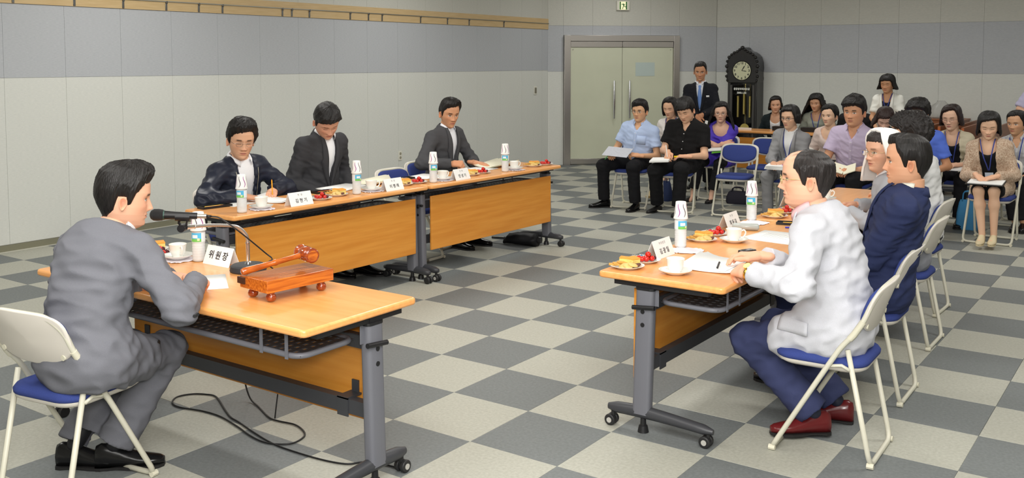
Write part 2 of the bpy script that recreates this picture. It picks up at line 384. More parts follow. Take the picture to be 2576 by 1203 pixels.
    b = MB(); loop = rrect(-L/2+.085, L/2-.085, ty0, ty1, .055, 6); b.tube([(x, y, tz) for x, y in loop], .0115, 8, closed=True); tr = b.build('tray_rim', gunm, t, smooth=True)
    b = MB(); xs = np.arange(-L/2+.10, L/2-.10, .040)
    for i, x in enumerate(xs): b.box(x, x+.024, ty0+.005, ty1-.005, tz-.002, tz+.002)
    for y in np.linspace(ty0+.01, ty1-.02, 7): b.box(-L/2+.09, L/2-.09, y, y+.022, tz-.0015, tz+.0015)
    o = b.build('tray_mesh', darkm, tr); o['kind'] = 'stuff'
    for x in (-.62, .62, -L/2+.14, L/2-.14): b = MB(); b.box(x-.008, x+.008, ty0-.014, ty0-.011, tz-.012, z0-.01); b.box(x-.010, x+.010, ty0-.013, ty0+.03, z0-.012, z0-.008); b.build('tray_hanger', gunm, tr)
    return t
TA = table('training table holding the gavel and the gooseneck microphone', (.930, -3.857, 0), 0)
TD1 = table('near training table in front of the man in the pale grey jacket', (2.487, -1.790, 0), pi/2)
TD2 = table('farther table on the right, where the woman in the white veil sits', (2.487, .034, 0), pi/2)
tlt = -pi/2-math.radians(.9)
TB = table('training table in front of the man in the shiny navy jacket', (-.575, -1.835, 0), tlt, depth=.50, h=.74, col=.11, foot=(-.19, .285))
TC = table('training table by the left wall with a black umbrella beneath its far end', (-.545, -.008, 0), tlt, depth=.50, h=.74, col=.11, foot=(-.19, .285))

# ================================================================== folding chairs
chair_metal = mat('chair_tube', (206, 203, 186), .38, spec=.5)
chair_shell = mat('chair_shell', (214, 208, 198), .45, bump=.04, bscale=240)
chair_cloth = fabric('chair_cloth', (58, 72, 136), .9, noise=.2, bump=.3)
chair_foot = mat('chair_foot_cap', (210, 206, 186), .5)
def make_chair():
    """local -y is the front; the origin lies on the floor under the seat"""
    t = thing('folding_chair', 'x', 'chair'); r = .0112; W = .205
    loop = bend([(0, -.207, .0125), (-W, -.207, .0125), (-W, .0, .37), (-W, .080, .505), (-W, .125, .555), (-W+.003, .165, .62), (-W+.010, .195, .70), (-.135, .222, .752), (.135, .222, .752), (W-.010, .195, .70), (W-.003, .165, .62), (W, .125, .555), (W, .080, .505), (W, .0, .37), (W, -.207, .0125), (0, -.207, .0125)], .045, 4)
    b = MB(); b.tube(loop, r, 8, cap=True); b.build('front_frame', chair_metal, t, smooth=True)
    W2 = .183; loop = bend([(-W2, .100, .487), (-W2, .200, .0125), (W2, .200, .0125), (W2, .100, .487)], .05, 4)
    b = MB(); b.tube(loop, r, 8); b.build('rear_frame', chair_metal, t, smooth=True)
    rg = []
    for f_, z in ((.55, .378), (.90, .384), (.99, .396), (1.0, .408)): rg.append([(x*f_, -.02+(y+.02)*f_, z+.010*max(0, -y-.12)/.1*0) for x, y in rrect(-.180, .180, -.215, .165, .085, 7)])
    b = MB(); b.loft(rg); b.build('seat_pan', chair_shell, t, smooth=True, auto=1.0)
    rg = []
    for f_, z in ((.96, .404), (1.02, .412), (1.03, .426), (.98, .440), (.84, .447), (.4, .446)): rg.append([(x*f_, -.02+(y+.02)*f_, z-.012*(1 if f_ < .5 else 0)) for x, y in rrect(-.180, .180, -.215, .165, .085, 7)])
    b = MB(); b.loft(rg); b.build('seat_cushion', chair_cloth, t, smooth=True, auto=1.2)
    def backpad(y_off, th, hx, z0, z1, m, nm):
        zc = (z0+z1)/2; hz = (z1-z0)/2; ring = []
        for k in range(44):
            a = 2*pi*k/44; ca, sa = math.cos(a), math.sin(a); ex = 4.2 if sa > 0 else 2.3
            ring.append((hx*math.copysign(abs(ca)**(2/ex), ca), hz*math.copysign(abs(sa)**(2/ex), sa)))
        rg = []
        for f_, dy in ((.02, -th), (.5, -th), (.86, -th*.92), (.965, -th*.6), (1, -th*.2), (1, th*.12), (.95, th*.32), (.02, th*.34)):
            rg.append([(x*f_, y_off+dy+.022*(1-(x*f_/hx)**2)+(zc+z*f_-.67)*.36, zc+z*f_) for x, z in ring])
        b = MB(); b.loft(rg, cap=True); return b.build(nm, m, t, smooth=True)
    backpad(.186, .016, .212, .548, .764, chair_shell, 'backrest_shell')
    backpad(.170, .020, .188, .566, .750, chair_cloth, 'backrest_cushion')
    for s in (-1, 1):
        b = MB(); b.tube([(s*.197, .012, .388), (s*.196, .030, .412), (s*.194, .080, .420), (s*.192, .112, .404)], .0075, 6); b.build('hinge_bracket', chair_metal, t, smooth=True)
        b = MB(); b.tube([(s*.160, .160, .592), (s*.160, .1755, .590)], .011, 12); b.build('shell_screw', chair_foot, t)
        for (x, y) in ((W, -.205), (W2, .200)):
            b = MB(); b.tube([(s*x-.004*s, y-.014, .0125), (s*x-.004*s, y+.014, .0125)], .0125, 8); b.build('foot_cap', chair_foot, t)
        b = MB(); b.tube([(s*(W+.0005), .112, .540), (s*(W-.0005), .128, .560), (s*(W-.003), .163, .618)], .0138, 8); b.build('tube_sleeve', chair_foot, t, smooth=True, auto=.9)
    return t
_ch = make_chair(); _first = [True]
def chair(x, y, face, label, group=None):
    """face: heading of the sitter in degrees"""
    c = _ch if _first[0] else copy_tree(_ch); _first[0] = False
    c.location = (x, y, 0); c.rotation_euler = (0, 0, math.radians(face+90)); c['label'] = label; c['group'] = group or 'folding chairs with blue cushions'
    return c
# ---- chairs in place
CHG = 'folding chairs with blue cushions'
chair(.839, -4.463, 99.7, 'folding chair under the man in the grey suit at the microphone')
chair(3.152, -2.309, 182, 'folding chair under the man in the pale grey jacket')
chair(3.075, -1.48, 181, 'folding chair under the man in the navy jacket on the right')
chair(2.985, -.43, 180, 'folding chair under the woman in the white veil')
chair(2.86, .39, 178, 'folding chair under the curly haired person beyond the white veil')
chair(-1.24, -2.01, 0, 'folding chair under the man in the shiny navy jacket')
chair(-1.26, -1.17, -2, 'folding chair under the man in the dark suit looking down')
chair(-1.02, -.36, 0, 'empty folding chair pushed in behind the left tables')
chair(-1.24, .26, 2, 'folding chair under the man at the far end of the left tables')
chair(-.90, 3.42, -78, 'folding chair under the man in the light blue shirt')
chair(-.35, 3.42, -72, 'folding chair under the man in the black shirt')
chair(.306, 3.522, -80.6, 'empty folding chair in the front row of the audience')
chair(.90, 3.56, -85, 'folding chair under the woman in the grey suit jacket')
chair(1.56, 3.52, -88, 'folding chair under the man in the lavender shirt')
chair(2.17, 3.60, -85, 'folding chair under the man in the bright blue shirt')
chair(2.885, 3.40, -92, 'folding chair under the woman in the beige tweed jacket')
chair(-1.0, 4.68, -80, 'folding chair under the woman in the white cardigan')
chair(-.36, 4.62, -80, 'folding chair under the woman in the purple blouse')
chair(.25, 4.56, -84, 'empty folding chair in the second row of the audience')
chair(1.05, 4.58, -85, 'folding chair under the woman in the pale pink blouse')
chair(1.68, 4.48, -88, 'folding chair under the woman bowing her brown haired head')
chair(2.35, 4.42, -85, 'folding chair under the woman in the cream jacket and glasses')
chair(2.95, 4.58, -90, 'folding chair under the woman with tied hair and a striped blouse')
chair(-.42, 6.86, -85, 'folding chair behind the back desk, under the woman in the dark cardigan')
chair(.15, 6.86, -88, 'folding chair behind the back desk, under the long haired woman')
chair(.70, 6.80, -88, 'folding chair behind the back desk, under the person in black')

# ---- tables at the back
td_ = table('training table used as the back desk before the seated women', (.05, 6.25, 0), pi, depth=.50, h=.74, col=.11, foot=(-.19, .285), group='training tables at the back of the room')
wood_dk = wood('folded_top', (150, 92, 58), (138, 82, 50), axis=1, rough=.4, scale=2.2); wood_de = mat('folded_top_edge', (196, 104, 52), .4)
for n, (x, y) in enumerate(((1.64, 7.36), (1.77, 7.43), (1.93, 7.50), (2.07, 7.29), (2.38, 7.22))):
    t = thing('folded_table', ('first', 'second', 'third', 'fourth', 'fifth')[n]+' from the left of the folded tables parked by the back wall', 'table', (x, y, 0), 0, 'folded tables at the back wall')
    b = MB(); b.prism(rrect(-.0155, .0155, -.9, .9, .004, 2), .40, .865); b.xf(Matrix.Translation((0, 0, 0))); b.build('tabletop', wood_dk, t, bevel=.008)
    b = MB(); b.box(-.0165, .0165, -.9025, -.8995, .41, .855); b.build('edge_band', wood_de, t, bevel=.001)
    for s in (-1, 1):
        b = MB(); b.box(-.055, -.018, s*.84-.025, s*.84+.025, .09, .66); b.build('leg', gunm, t, bevel=.008)
        b = MB(); b.box(-.26, .22, s*.84-.025, s*.84+.025, .055, .10); b.build('foot', darkm, t, bevel=.012)
        for q in (-.23, .19): b = MB(); b.tube([(q, s*.84-.02, .027), (q, s*.84+.02, .027)], .027, 12); b.build('caster', rubber, t)

# ---- place settings
china = mat('white_china', (240, 239, 233), .18, spec=.5, coat=.3)
paper = mat('white_paper', (240, 240, 238), .75, spec=.2)
paper2 = mat('cream_paper', (232, 228, 205), .75, spec=.2)
pet = mat('bottle_plastic', (246, 248, 248), .25, trans=.35, ior=1.15, spec=.5)
water = mat('bottle_water', (236, 240, 241), .45)
lab_b = mat('label_blue', (86, 186, 232), .4); lab_w = mat('label_white', (236, 240, 244), .4); lab_g = mat('label_green', (120, 196, 96), .4)
cupm = mat('paper_cup', (240, 238, 234), .55); lm_p = mat('cup_line_purple', (160, 70, 150), .5); lm_g = mat('cup_line_grey', (96, 84, 92), .5)
napm = mat('napkin', (236, 228, 234), .85)
_protos = {}
def place(key, make, loc, rz, label, group):
    if key not in _protos: o = make(); _protos[key] = o
    else: o = copy_tree(_protos[key])
    o.location = loc; o.rotation_euler = (0, 0, rz); o['label'] = label; o['group'] = group; return o
def mk_bottle():
    t = thing('water_bottle', 'x', 'bottle'); pr = [(0, 0), (.024, 0), (.0295, .004), (.0305, .012)]
    z = .018
    while z < .088: pr += [(.0305, z), (.0292, z+.005), (.0305, z+.010)]; z += .0125
    pr += [(.0315, .096), (.0315, .142), (.030, .150), (.022, .168), (.013, .182), (.0125, .196), (0, .196)]
    b = MB(); b.lathe(pr, 24); b.build('bottle', pet, t, smooth=True)
    b = MB(); b.lathe([(0, .002), (.023, .003), (.0285, .012), (.0285, .11), (0, .11)], 20); b.build('water', water, t, smooth=True)
    rg = lambda a0, a1, z0, z1, r, m, nm, par: strip_lathe(nm, a0, a1, z0, z1, r, m, par)
    o = rg(0, 2*pi, .097, .141, .0319, lab_w, 'label_wrap', t)
    for a in (.3, 3.5):
        rg(a, a+1.75, .112, .1405, .0321, lab_b, 'label_print', o); rg(a, a+1.75, .0975, .112, .0321, lab_g, 'label_print', o); rg(a+.35, a+1.2, .116, .131, .0323, lab_w, 'label_print', o); rg(a+1.15, a+1.5, .103, .115, .0324, mat('label_cream', (226, 226, 180), .4), 'label_print', o)
    b = MB(); b.lathe([(0, .196), (.0145, .196), (.0145, .21), (0, .21)], 14); b.build('cap', mat('bottle_cap', (60, 140, 200), .4), t)
    return t
def strip_lathe(nm, a0, a1, z0, z1, r, m, par):
    n = max(4, int((a1-a0)*5)); b = MB(); V = []; Fc = []
    for k in range(n+1): a = a0+(a1-a0)*k/n; V += [(r*math.cos(a), r*math.sin(a), z0), (r*math.cos(a), r*math.sin(a), z1)]
    for k in range(n): Fc.append((2*k, 2*k+2, 2*k+3, 2*k+1))
    return b.add(V, Fc).build(nm, m, par, smooth=True)
def mk_pcup():
    t = thing('paper_cup', 'x', 'cup'); b = MB(); b.lathe([(.0345, .0), (.0372, .0), (.0378, .003), (.0365, .006), (.0268, .0865), (.0255, .088), (.0245, .084), (0, .083)], 28); b.build('cup', cupm, t, smooth=True, auto=.8)
    for k in range(7):
        a0 = k*.9+.2; m = lm_p if k % 2 else lm_g; V = []; Fc = []
        for q in range(13):
            f_ = q/12; z = .012+.066*f_; r = .0368-.0100*(z-.006)/.08+.0004; a = a0+.20*math.sin(f_*5.2)+.12*f_; w_ = .045+.03*math.sin(f_*pi)
            V += [(r*math.cos(a-w_), r*math.sin(a-w_), z), (r*math.cos(a+w_), r*math.sin(a+w_), z)]
        for q in range(12): Fc.append((2*q, 2*q+1, 2*q+3, 2*q+2))
        MB().add(V, Fc).build('wavy_line', m, t, smooth=True)
    return t
def mk_saucer():
    t = thing('saucer', 'x', 'saucer'); b = MB(); b.lathe([(0, .001), (.042, .001), (.044, .004), (.060, .010), (.0745, .0185), (.0755, .020), (.0735, .0205), (.055, .0135), (.04, .009), (0, .008)], 32); b.build('dish', china, t, smooth=True, auto=1.2); return t
def mk_teacup():
    t = thing('teacup', 'x', 'cup'); b = MB(); b.lathe([(0, 0), (.024, 0), (.0245, .004), (.031, .012), (.037, .030), (.0405, .056), (.0425, .063), (.0408, .0635), (.038, .055), (.034, .03), (.026, .013), (0, .010)], 30); b.build('bowl', china, t, smooth=True, auto=1.3)
    b = MB(); b.tube(smooth_path([(.038, 0, .050), (.052, 0, .056), (.062, 0, .046), (.058, 0, .028), (.046, 0, .017), (.034, 0, .018)], 4), .0042, 8); b.build('handle', china, t, smooth=True)
    b = MB(); b.lathe([(0, .045), (.0365, .045), (0, .0455)], 20); b.build('tea', mat('green_tea', (196, 186, 120), .1), t)
    return t
def mk_napkin():
    t = thing('napkin', 'x', 'napkin'); rr = random.Random(5); b = MB(); n = 44
    top = [((.076+.005*math.sin(k*5*2*pi/n*2)+.004*rr.random())*math.copysign(abs(math.cos(2*pi*k/n))**.6, math.cos(2*pi*k/n)), (.076+.005*math.cos(k*2*pi/n*11))*math.copysign(abs(math.sin(2*pi*k/n))**.6, math.sin(2*pi*k/n))) for k in range(n)]
    b.loft([[(x, y, .0002+.004*abs(math.sin(i*1.3))) for i, (x, y) in enumerate(top)], [(x*.6, y*.6, .0012) for x, y in top], [(x*.05, y*.05, .0012) for x, y in top]]); b.build('sheet', napm, t); return t
def mk_plate():
    t = thing('plate', 'x', 'plate'); b = MB(); b.lathe([(0, 0), (.052, 0), (.054, .003), (.066, .008), (.080, .013), (.081, .0145), (.078, .015), (.058, .0095), (.05, .006), (0, .0055)], 34); b.build('dish', china, t, smooth=True, auto=1.2); return t
def bottle_set(x, y, z, who, rz=0):
    place('bottle', mk_bottle, (x, y, z), rz, 'labelled water bottle '+who, 'water bottles on the tables')
    place('pcup', mk_pcup, (x, y, z+.150), rz+.6, 'upturned paper cup on the bottle '+who, 'paper cups on the bottles')
def cup_set(x, y, z, who, rz=0, napk=True):
    if napk: place('napkin', mk_napkin, (x+.012, y-.006, z+.0004), rz+.3, 'napkin under the saucer '+who, 'paper napkins'); z += .0045
    place('saucer', mk_saucer, (x, y, z), 0, 'white saucer '+who, 'white saucers')
    place('teacup', mk_teacup, (x, y, z+.0085), rz, 'white china teacup '+who, 'white teacups')
bread = mat('sponge_cake', (244, 212, 120), .8, noise=.12, nscale=60, bump=.2, bscale=120); crust = mat('cake_crust', (224, 150, 48), .6)
cook = mat('pale_cookie', (232, 196, 122), .7, noise=.15, nscale=60, bump=.2); cook2 = mat('cookie_bar', (222, 168, 84), .7, noise=.2, nscale=50, bump=.2); choc = mat('chocolate_cookie', (104, 62, 48), .7, noise=.2, nscale=60, bump=.3)
tomm = mat('cherry_tomato', (196, 34, 22), .15, spec=.5, coat=.4); grm = mat('red_grape', (78, 24, 34), .22, spec=.5); stem_m = mat('tomato_scar', (120, 70, 40), .7)
foil_b = mat('blue_wrapper', (64, 160, 196), .25, metal=.35); foil_s = mat('silver_wrapper', (190, 184, 178), .22, metal=.8); foil_g = mat('green_wrapper', (120, 180, 50), .3)
def item(key, make, loc, rot, label, cat, group):
    if key not in _protos: o = make(); _protos[key] = o
    else: o = copy_tree(_protos[key])
    o.location = loc; o.rotation_euler = rot; o['label'] = label; o['category'] = cat; o['group'] = group; return o
def mk_cake():
    t = thing('sponge_cake', 'x', 'cake'); b = MB(); b.box(-.026, .026, -.021, .021, 0, .030); b.build('crumb', bread, t, bevel=.004); b = MB(); b.box(-.0265, .0265, -.0215, .0215, .0285, .035); b.build('crust', crust, t, bevel=.004); return t
def mk_round(m, nm):
    def f(): b = MB(); b.lathe([(0, 0), (.020, 0), (.0235, .003), (.022, .008), (.012, .0105), (0, .011)], 18); return b.build(nm, m, None, smooth=True)
    return f
def mk_bar(): b = MB(); b.box(-.030, .030, -.010, .010, 0, .009); return b.build('cookie_bar', cook2, None, bevel=.003)
def mk_tom():
    t = thing('cherry_tomato', 'x', 'tomato'); b = MB(); b.lathe([(0, -.0135), (.007, -.0125), (.0125, -.006), (.0142, .0), (.0125, .007), (.007, .012), (.002, .0128), (0, .012)], 14); b.build('flesh', tomm, t, smooth=True); b = MB(); b.lathe([(0, .0121), (.0022, .0126), (0, .0135)], 8); b.build('scar', stem_m, t); return t
def mk_grape(): b = MB(); b.lathe([(0, -.012), (.006, -.011), (.0105, -.005), (.011, .001), (.009, .008), (.004, .012), (0, .0125)], 12); return b.build('grape', grm, None, smooth=True)
def mk_candy(m):
    def f():
        t = thing('candy', 'x', 'candy'); b = MB(); b.tube([(-.014, 0, 0), (-.011, 0, 0), (.011, 0, 0), (.014, 0, 0)], [.003, .0075, .0075, .003], 10); b.build('wrapped_sweet', m, t, smooth=True)
        for s in (-1, 1):
            b = MB(); b.loft([[(s*.014, .003*math.cos(a), .003*math.sin(a)) for a in [2*pi*k/10 for k in range(10)]], [(s*.024, .010*math.cos(a), (.008 if k % 2 else .003)*math.sin(a)) for k, a in enumerate([2*pi*k/10 for k in range(10)])]], cap=False); b.build('twist', m, t, smooth=True)
        return t
    return f
def snack_plate(x, y, z, who, seed, kind):
    r_ = random.Random(seed); place('plate', mk_plate, (x, y, z), 0, 'plate of %s %s' % ('cookies and cake' if kind == 'c' else 'cherry tomatoes and sweets', who), 'white snack plates'); z += .009
    g = lambda s: s+' on the plate '+who
    if kind == 'c':
        item('cake', mk_cake, (x-.022, y+.018, z+.002), (0, .06, r_.uniform(.1, .6)), g('flat cake slice'), 'cake', g('cake slices'))
        item('cake', mk_cake, (x+.010, y+.036, z+.002), (.15, .0, r_.uniform(.9, 1.5)), g('tilted cake slice'), 'cake', g('cake slices'))
        for k in range(3): a = -1.9+k*.62; item('cookie', mk_round(cook, 'cookie'), (x+.036*math.cos(a)+.012, y+.036*math.sin(a), z+.001+.004*k), (r_.uniform(.2, .5), r_.uniform(-.3, .2), k), g(('lowest', 'middle', 'topmost')[k]+' pale round cookie'), 'cookie', g('round cookies'))
        for k in range(3): item('bar', mk_bar, (x-.045+.014*k, y-.034+.010*k, z+.004+.004*k), (.12, .1*k, .5+.35*k), g(('lowest', 'middle', 'topmost')[k]+' cookie bar'), 'cookie', g('cookie bars'))
        item('choc', mk_round(choc, 'chocolate_cookie'), (x+.046, y+.004, z+.003), (.2, -.25, 0), g('chocolate cookie'), 'cookie', g('chocolate cookies'))
    else:
        for k, (u, v, h) in enumerate(((.030, -.030, 0), (.045, -.004, 0), (.012, -.040, 0), (.018, -.012, .0), (.030, -.014, .020), (-.010, -.030, 0))): item('tomato', mk_tom, (x+u, y+v, z+.0135+h), (r_.uniform(-.6, .6), r_.uniform(-.6, .6), 0), g('red cherry tomato'), 'tomato', g('cherry tomatoes'))
        for k, (u, v, h) in enumerate(((.028, .026, 0), (.010, .018, 0), (.044, .020, 0), (.020, .012, .016))): item('grape', mk_grape, (x+u, y+v, z+.0115+h), (r_.uniform(0, 1.5), r_.uniform(0, 1.5), 0), g('dark red grape'), 'grape', g('grapes'))
        for k, (u, v, m, nm) in enumerate(((-.034, .026, foil_b, 'blue'), (-.040, -.002, foil_s, 'silver'), (-.020, .040, foil_s, 'silver'), (-.018, .008, foil_b, 'blue'))): item('candy_'+nm, mk_candy(m), (x+u, y+v, z+.0085), (0, r_.uniform(-.2, .2), r_.uniform(0, 3)), g('%s candy' % nm), 'candy', g(nm+' wrapped candies'))
card = mat('card_white', (242, 241, 238), .6); ink = mat('black_ink', (34, 32, 36), .6); inkg = mat('grey_ink', (130, 128, 130), .6)
def nameplate(x, y, z, face, label, name, title=None, W=.19):
    t = thing('nameplate', label, 'nameplate', (x, y, z), math.radians(face+90), 'folded card nameplates'); h = .086; d = .034
    b = MB(); e = .0012
    b.add([(-W/2, -d, 0), (W/2, -d, 0), (W/2, 0, h), (-W/2, 0, h), (-W/2, d, 0), (W/2, d, 0), (-W/2, -d+e*2, 0), (W/2, -d+e*2, 0), (W/2, 0, h-e*3), (-W/2, 0, h-e*3), (-W/2, d-e*2, 0), (W/2, d-e*2, 0)],
          [(0, 1, 2, 3), (3, 2, 5, 4), (7, 6, 9, 8), (8, 9, 10, 11), (0, 6, 7, 1), (4, 5, 11, 10), (0, 3, 9, 6), (3, 4, 10, 9), (2, 1, 7, 8), (5, 2, 8, 11)]); b.build('card', card, t)
    al = math.atan2(h, d); M = Matrix.Translation((0, -d*.5-.0007, h*.5+.0004)) @ Matrix.Rotation(al, 4, 'X')
    if title: text_mesh('lettering', name, .030, ink, t, M @ Matrix.Translation((0, -.014, .0004)), sx=1.0, bold=.0004); text_mesh('small_lettering', title, .015, inkg, t, M @ Matrix.Translation((0, .026, .0004)))
    else: text_mesh('lettering', name, .042, ink, t, M @ Matrix.Translation((0, .0, .0004)), bold=.0008)
    return t
def sheet(name, x, y, z, rz, w_, h_, label, m=None, n=1, cat='paper', curl=0.0, group=None):
    t = thing(name, label, cat, (x, y, z), rz, group); r_ = random.Random(int(x*1000))
    for k in range(n):
        a = r_.uniform(-.12, .12) if k else 0; dx, dy = (r_.uniform(-.015, .015), r_.uniform(-.015, .015)) if k else (0, 0); rows = []
        for i in range(9):
            u = i/8; rows.append([((u-.5)*w_*math.cos(a)-(v-.5)*h_*math.sin(a)+dx, (u-.5)*w_*math.sin(a)+(v-.5)*h_*math.cos(a)+dy, .0012*k+.0008+curl*(abs(u-.5)*2)**3*(.4+v)+.0015*math.sin(u*5+k)*(1 if curl else 0)+.0015*(1 if curl else 0)) for v in (0, .5, 1)])
        strip_mesh('sheet', rows, m or paper, t, .0009)
    return t
def lines(t, w_, h_, n, m=None, z=.0026):
    b = MB()
    for k in range(n): y = h_*.38-h_*.7*k/n; b.box(-w_*.4, w_*(.1+.3*((k*7) % 5)/5), y, y+.0025, z, z+.0003)
    return b.build('printed_lines', m or inkg, t)
def pencil_tray(x, y, z, rz, label, cols):
    t = thing('pencil_tray', label, 'tray', (x, y, z), rz, 'black pencil trays'); b = MB()
    b.box(-.105, .105, -.038, .038, 0, .003); b.box(-.105, .105, -.038, -.034, .003, .015); b.box(-.105, .105, .034, .038, .003, .015); b.box(-.105, -.101, -.034, .034, .003, .015); b.box(.101, .105, -.034, .034, .003, .015); b.build('tray', black_pl, t)
    for k, c in enumerate(cols):
        o = thing('pen', '%s pen lying in the %s' % (c[0], label), 'pen', (0, 0, 0), 0, 'pens in the pencil trays'); yy = -.024+.016*k; Mx = Matrix.Translation((x, y, z)) @ Matrix.Rotation(rz, 4, 'Z')
        o.location = Mx @ Vector((0, yy, .0075)); o.rotation_euler = (0, 0, rz+.03*(k-1)); pm = mat('pen_'+c[0], c[1], .35)
        b = MB(); b.tube([(-.07, 0, 0), (.045, 0, 0)], .0045, 8); b.build('barrel', pm, o, smooth=True, auto=.8); b = MB(); b.tube([(.045, 0, 0), (.062, 0, 0), (.068, 0, 0)], [.0046, .004, .001], 8); b.build('tip', mat('pen_tip_'+c[0], tuple(int(v*.6) for v in c[1]), .4), o, smooth=True, auto=.8)
    return t
PC = [('purple', (112, 60, 160)), ('red', (196, 40, 44)), ('yellow', (238, 200, 40)), ('orange', (236, 140, 30))]
zB = .7405; zA = .7205
# left tables
W1 = 'of the man in the navy jacket'; W2_ = 'of the man looking down'; W3 = 'of the far left man'; W4 = 'at the far end of the left tables'
pencil_tray(-.745, -2.56, zB, 1.45, 'black pencil tray at the near end of the left tables', [PC[0], PC[1], PC[2]])
bottle_set(-.43, -2.60, zB, W1, .75); cup_set(-.45, -2.43, zB, W1, 2.4)
nameplate(-.385, -2.17, zB, -2, 'white tent nameplate before the man in the navy jacket', '김 현 기', '위   원')
sheet('document', -.67, -2.14, zB, .2, .30, .21, 'loose white pages before the man in the navy jacket', n=3, curl=.02)
sheet('document', -.74, -2.38, zB, .1, .14, .21, 'single white page by the hands of the man in the navy jacket')
snack_plate(-.455, -1.915, zB, 'right of the near left nameplate', 1, 't'); snack_plate(-.50, -1.72, zB, 'before the man looking down', 2, 'c')
pencil_tray(-.69, -1.64, zB, 1.5, 'black pencil tray before the man looking down', [PC[3], PC[2], PC[1]])
bottle_set(-.44, -1.58, zB, W2_, 1.65); cup_set(-.47, -1.40, zB, W2_, 1.0)
sheet('document', -.76, -1.40, zB, .15, .22, .34, 'thick stack of white pages before the man looking down', n=9, curl=.0)
sheet('booklet', -.73, -1.06, zB+.0, -.25, .22, .30, 'open cream booklet beside the stack of pages on the left table', m=paper2, n=4, curl=.03, cat='booklet')
nameplate(-.385, -1.27, zB, 0, 'white tent nameplate before the man looking down', '이 명 래', '위   원')
snack_plate(-.505, -1.02, zB, 'right of the middle left nameplate', 3, 'c'); snack_plate(-.50, -.86, zB, 'by the third left bottle', 4, 't')
pencil_tray(-.74, -.76, zB, 1.5, 'black pencil tray before the empty chair', [PC[3], PC[2], PC[0]])
bottle_set(-.42, -.76, zB, 'third along the left tables', 1.3); cup_set(-.45, -.61, zB, 'left of the far left nameplate', 1.4)
nameplate(-.375, -.48, zB, 1, 'white tent nameplate before the man at the far left end', '민 성 기', '위   원')
sheet('document', -.72, -.50, zB, .1, .22, .30, 'white pages left of the far left nameplate', n=3)
snack_plate(-.475, -.22, zB, 'right of the far left nameplate', 5, 'c'); snack_plate(-.49, -.05, zB, 'before the far left man', 6, 't')
sheet('document', -.68, .16, zB, .06, .22, .32, 'white pages under the hands of the man at the far left end', n=3)
bottle_set(-.40, .17, zB, W4, .9); cup_set(-.41, .32, zB, W4, 1.2)
sheet('booklet', -.70, .46, zB, -.1, .24, .34, 'open booklet right of the man at the far left end', m=paper2, n=3, curl=.035, cat='booklet')
snack_plate(-.43, .64, zB, 'near the far end of the left tables', 7, 'c'); snack_plate(-.42, .81, zB, 'ending the left tables', 8, 't')
# chairman's table
snack_plate(.235, -3.655, zA, 'before the man in the grey suit', 9, 't'); snack_plate(.10, -3.60, zA, 'behind the man in grey', 10, 'c')
cup_set(.385, -3.65, zA, 'before the man in the grey suit', -.3); bottle_set(.50, -3.615, zA, 'before the man in the grey suit', .8)
nameplate(.655, -3.605, zA, -90, 'white tent nameplate beside the microphone stand', '위 원 장')
sheet('document', .90, -3.90, zA, .95, .21, .29, 'white page under the clasped hands at the microphone')
# right tables
V1 = 'of the man in the pale grey jacket'; V2 = 'of the man in the navy jacket on the right'; V3 = 'of the woman in the white veil'
snack_plate(2.262, -2.560, zA, 'on the near right corner', 11, 'c'); snack_plate(2.262, -2.395, zA, 'behind the near corner plate', 12, 't')
cup_set(2.50, -2.545, zA, V1, 2.6, False); nameplate(2.265, -2.225, zA, 0, 'white tent nameplate before the man in the pale grey jacket', '김 광 일', '부 위 원 장')
bottle_set(2.245, -1.955, zA, V1, 1.25); place('napkin', mk_napkin, (2.32, -2.03, zA+.0004), .4, 'scalloped paper napkin by the near right bottle', 'paper napkins')
sheet('document', 2.57, -2.26, zA, .05, .24, .34, 'white pages under the hands with the gold watch', n=4, curl=.012)
snack_plate(2.262, -1.725, zA, 'right of the near right bottle', 13, 'c'); snack_plate(2.245, -1.525, zA, 'before the second right nameplate', 14, 't')
cup_set(2.415, -1.66, zA, V2, .6, False)
nameplate(2.215, -1.235, zA, 0, 'white tent nameplate second from the near end of the right tables', '최 동 길', '위   원')
bottle_set(2.225, -.925, zA, V2, .55); place('napkin', mk_napkin, (2.28, -1.02, zA+.0004), 1.4, 'scalloped paper napkin by the second right bottle', 'paper napkins')
t = sheet('document', 2.56, -1.40, zA, -.12, .30, .32, 'white printed page with a round mark on the right table', n=2); lines(t, .24, .2, 5)
b = MB(); b.tube([(.07+.014*math.cos(a), .03+.014*math.sin(a), .0034) for a in [2*pi*k/16 for k in range(16)]], .0016, 5, closed=True); b.build('round_mark', ink, t)
snack_plate(2.30, -.735, zA, 'right of the second right bottle', 15, 'c'); snack_plate(2.285, -.545, zA, 'before the third right nameplate', 16, 't')
nameplate(2.205, -.20, zA, 0, 'white tent nameplate farthest along the right tables', '이 정 숙', '위   원')
pencil_tray(2.50, -.94, zA, .2, 'black pencil tray on the right tables', [PC[2], PC[3], PC[2]])
o = thing('pen', 'blue pen beside the pencil tray on the right tables', 'pen', (2.55, -1.06, zA+.0055), .5); b = MB(); b.tube([(-.065, 0, 0), (.055, 0, 0), (.068, 0, 0)], [.005, .005, .001], 8); b.build('barrel', mat('pen_blue', (58, 62, 190), .3), o, smooth=True, auto=.8)
sheet('document', 2.42, -.50, zA, .3, .10, .09, 'small folded paper by the third right snack plates', n=5)
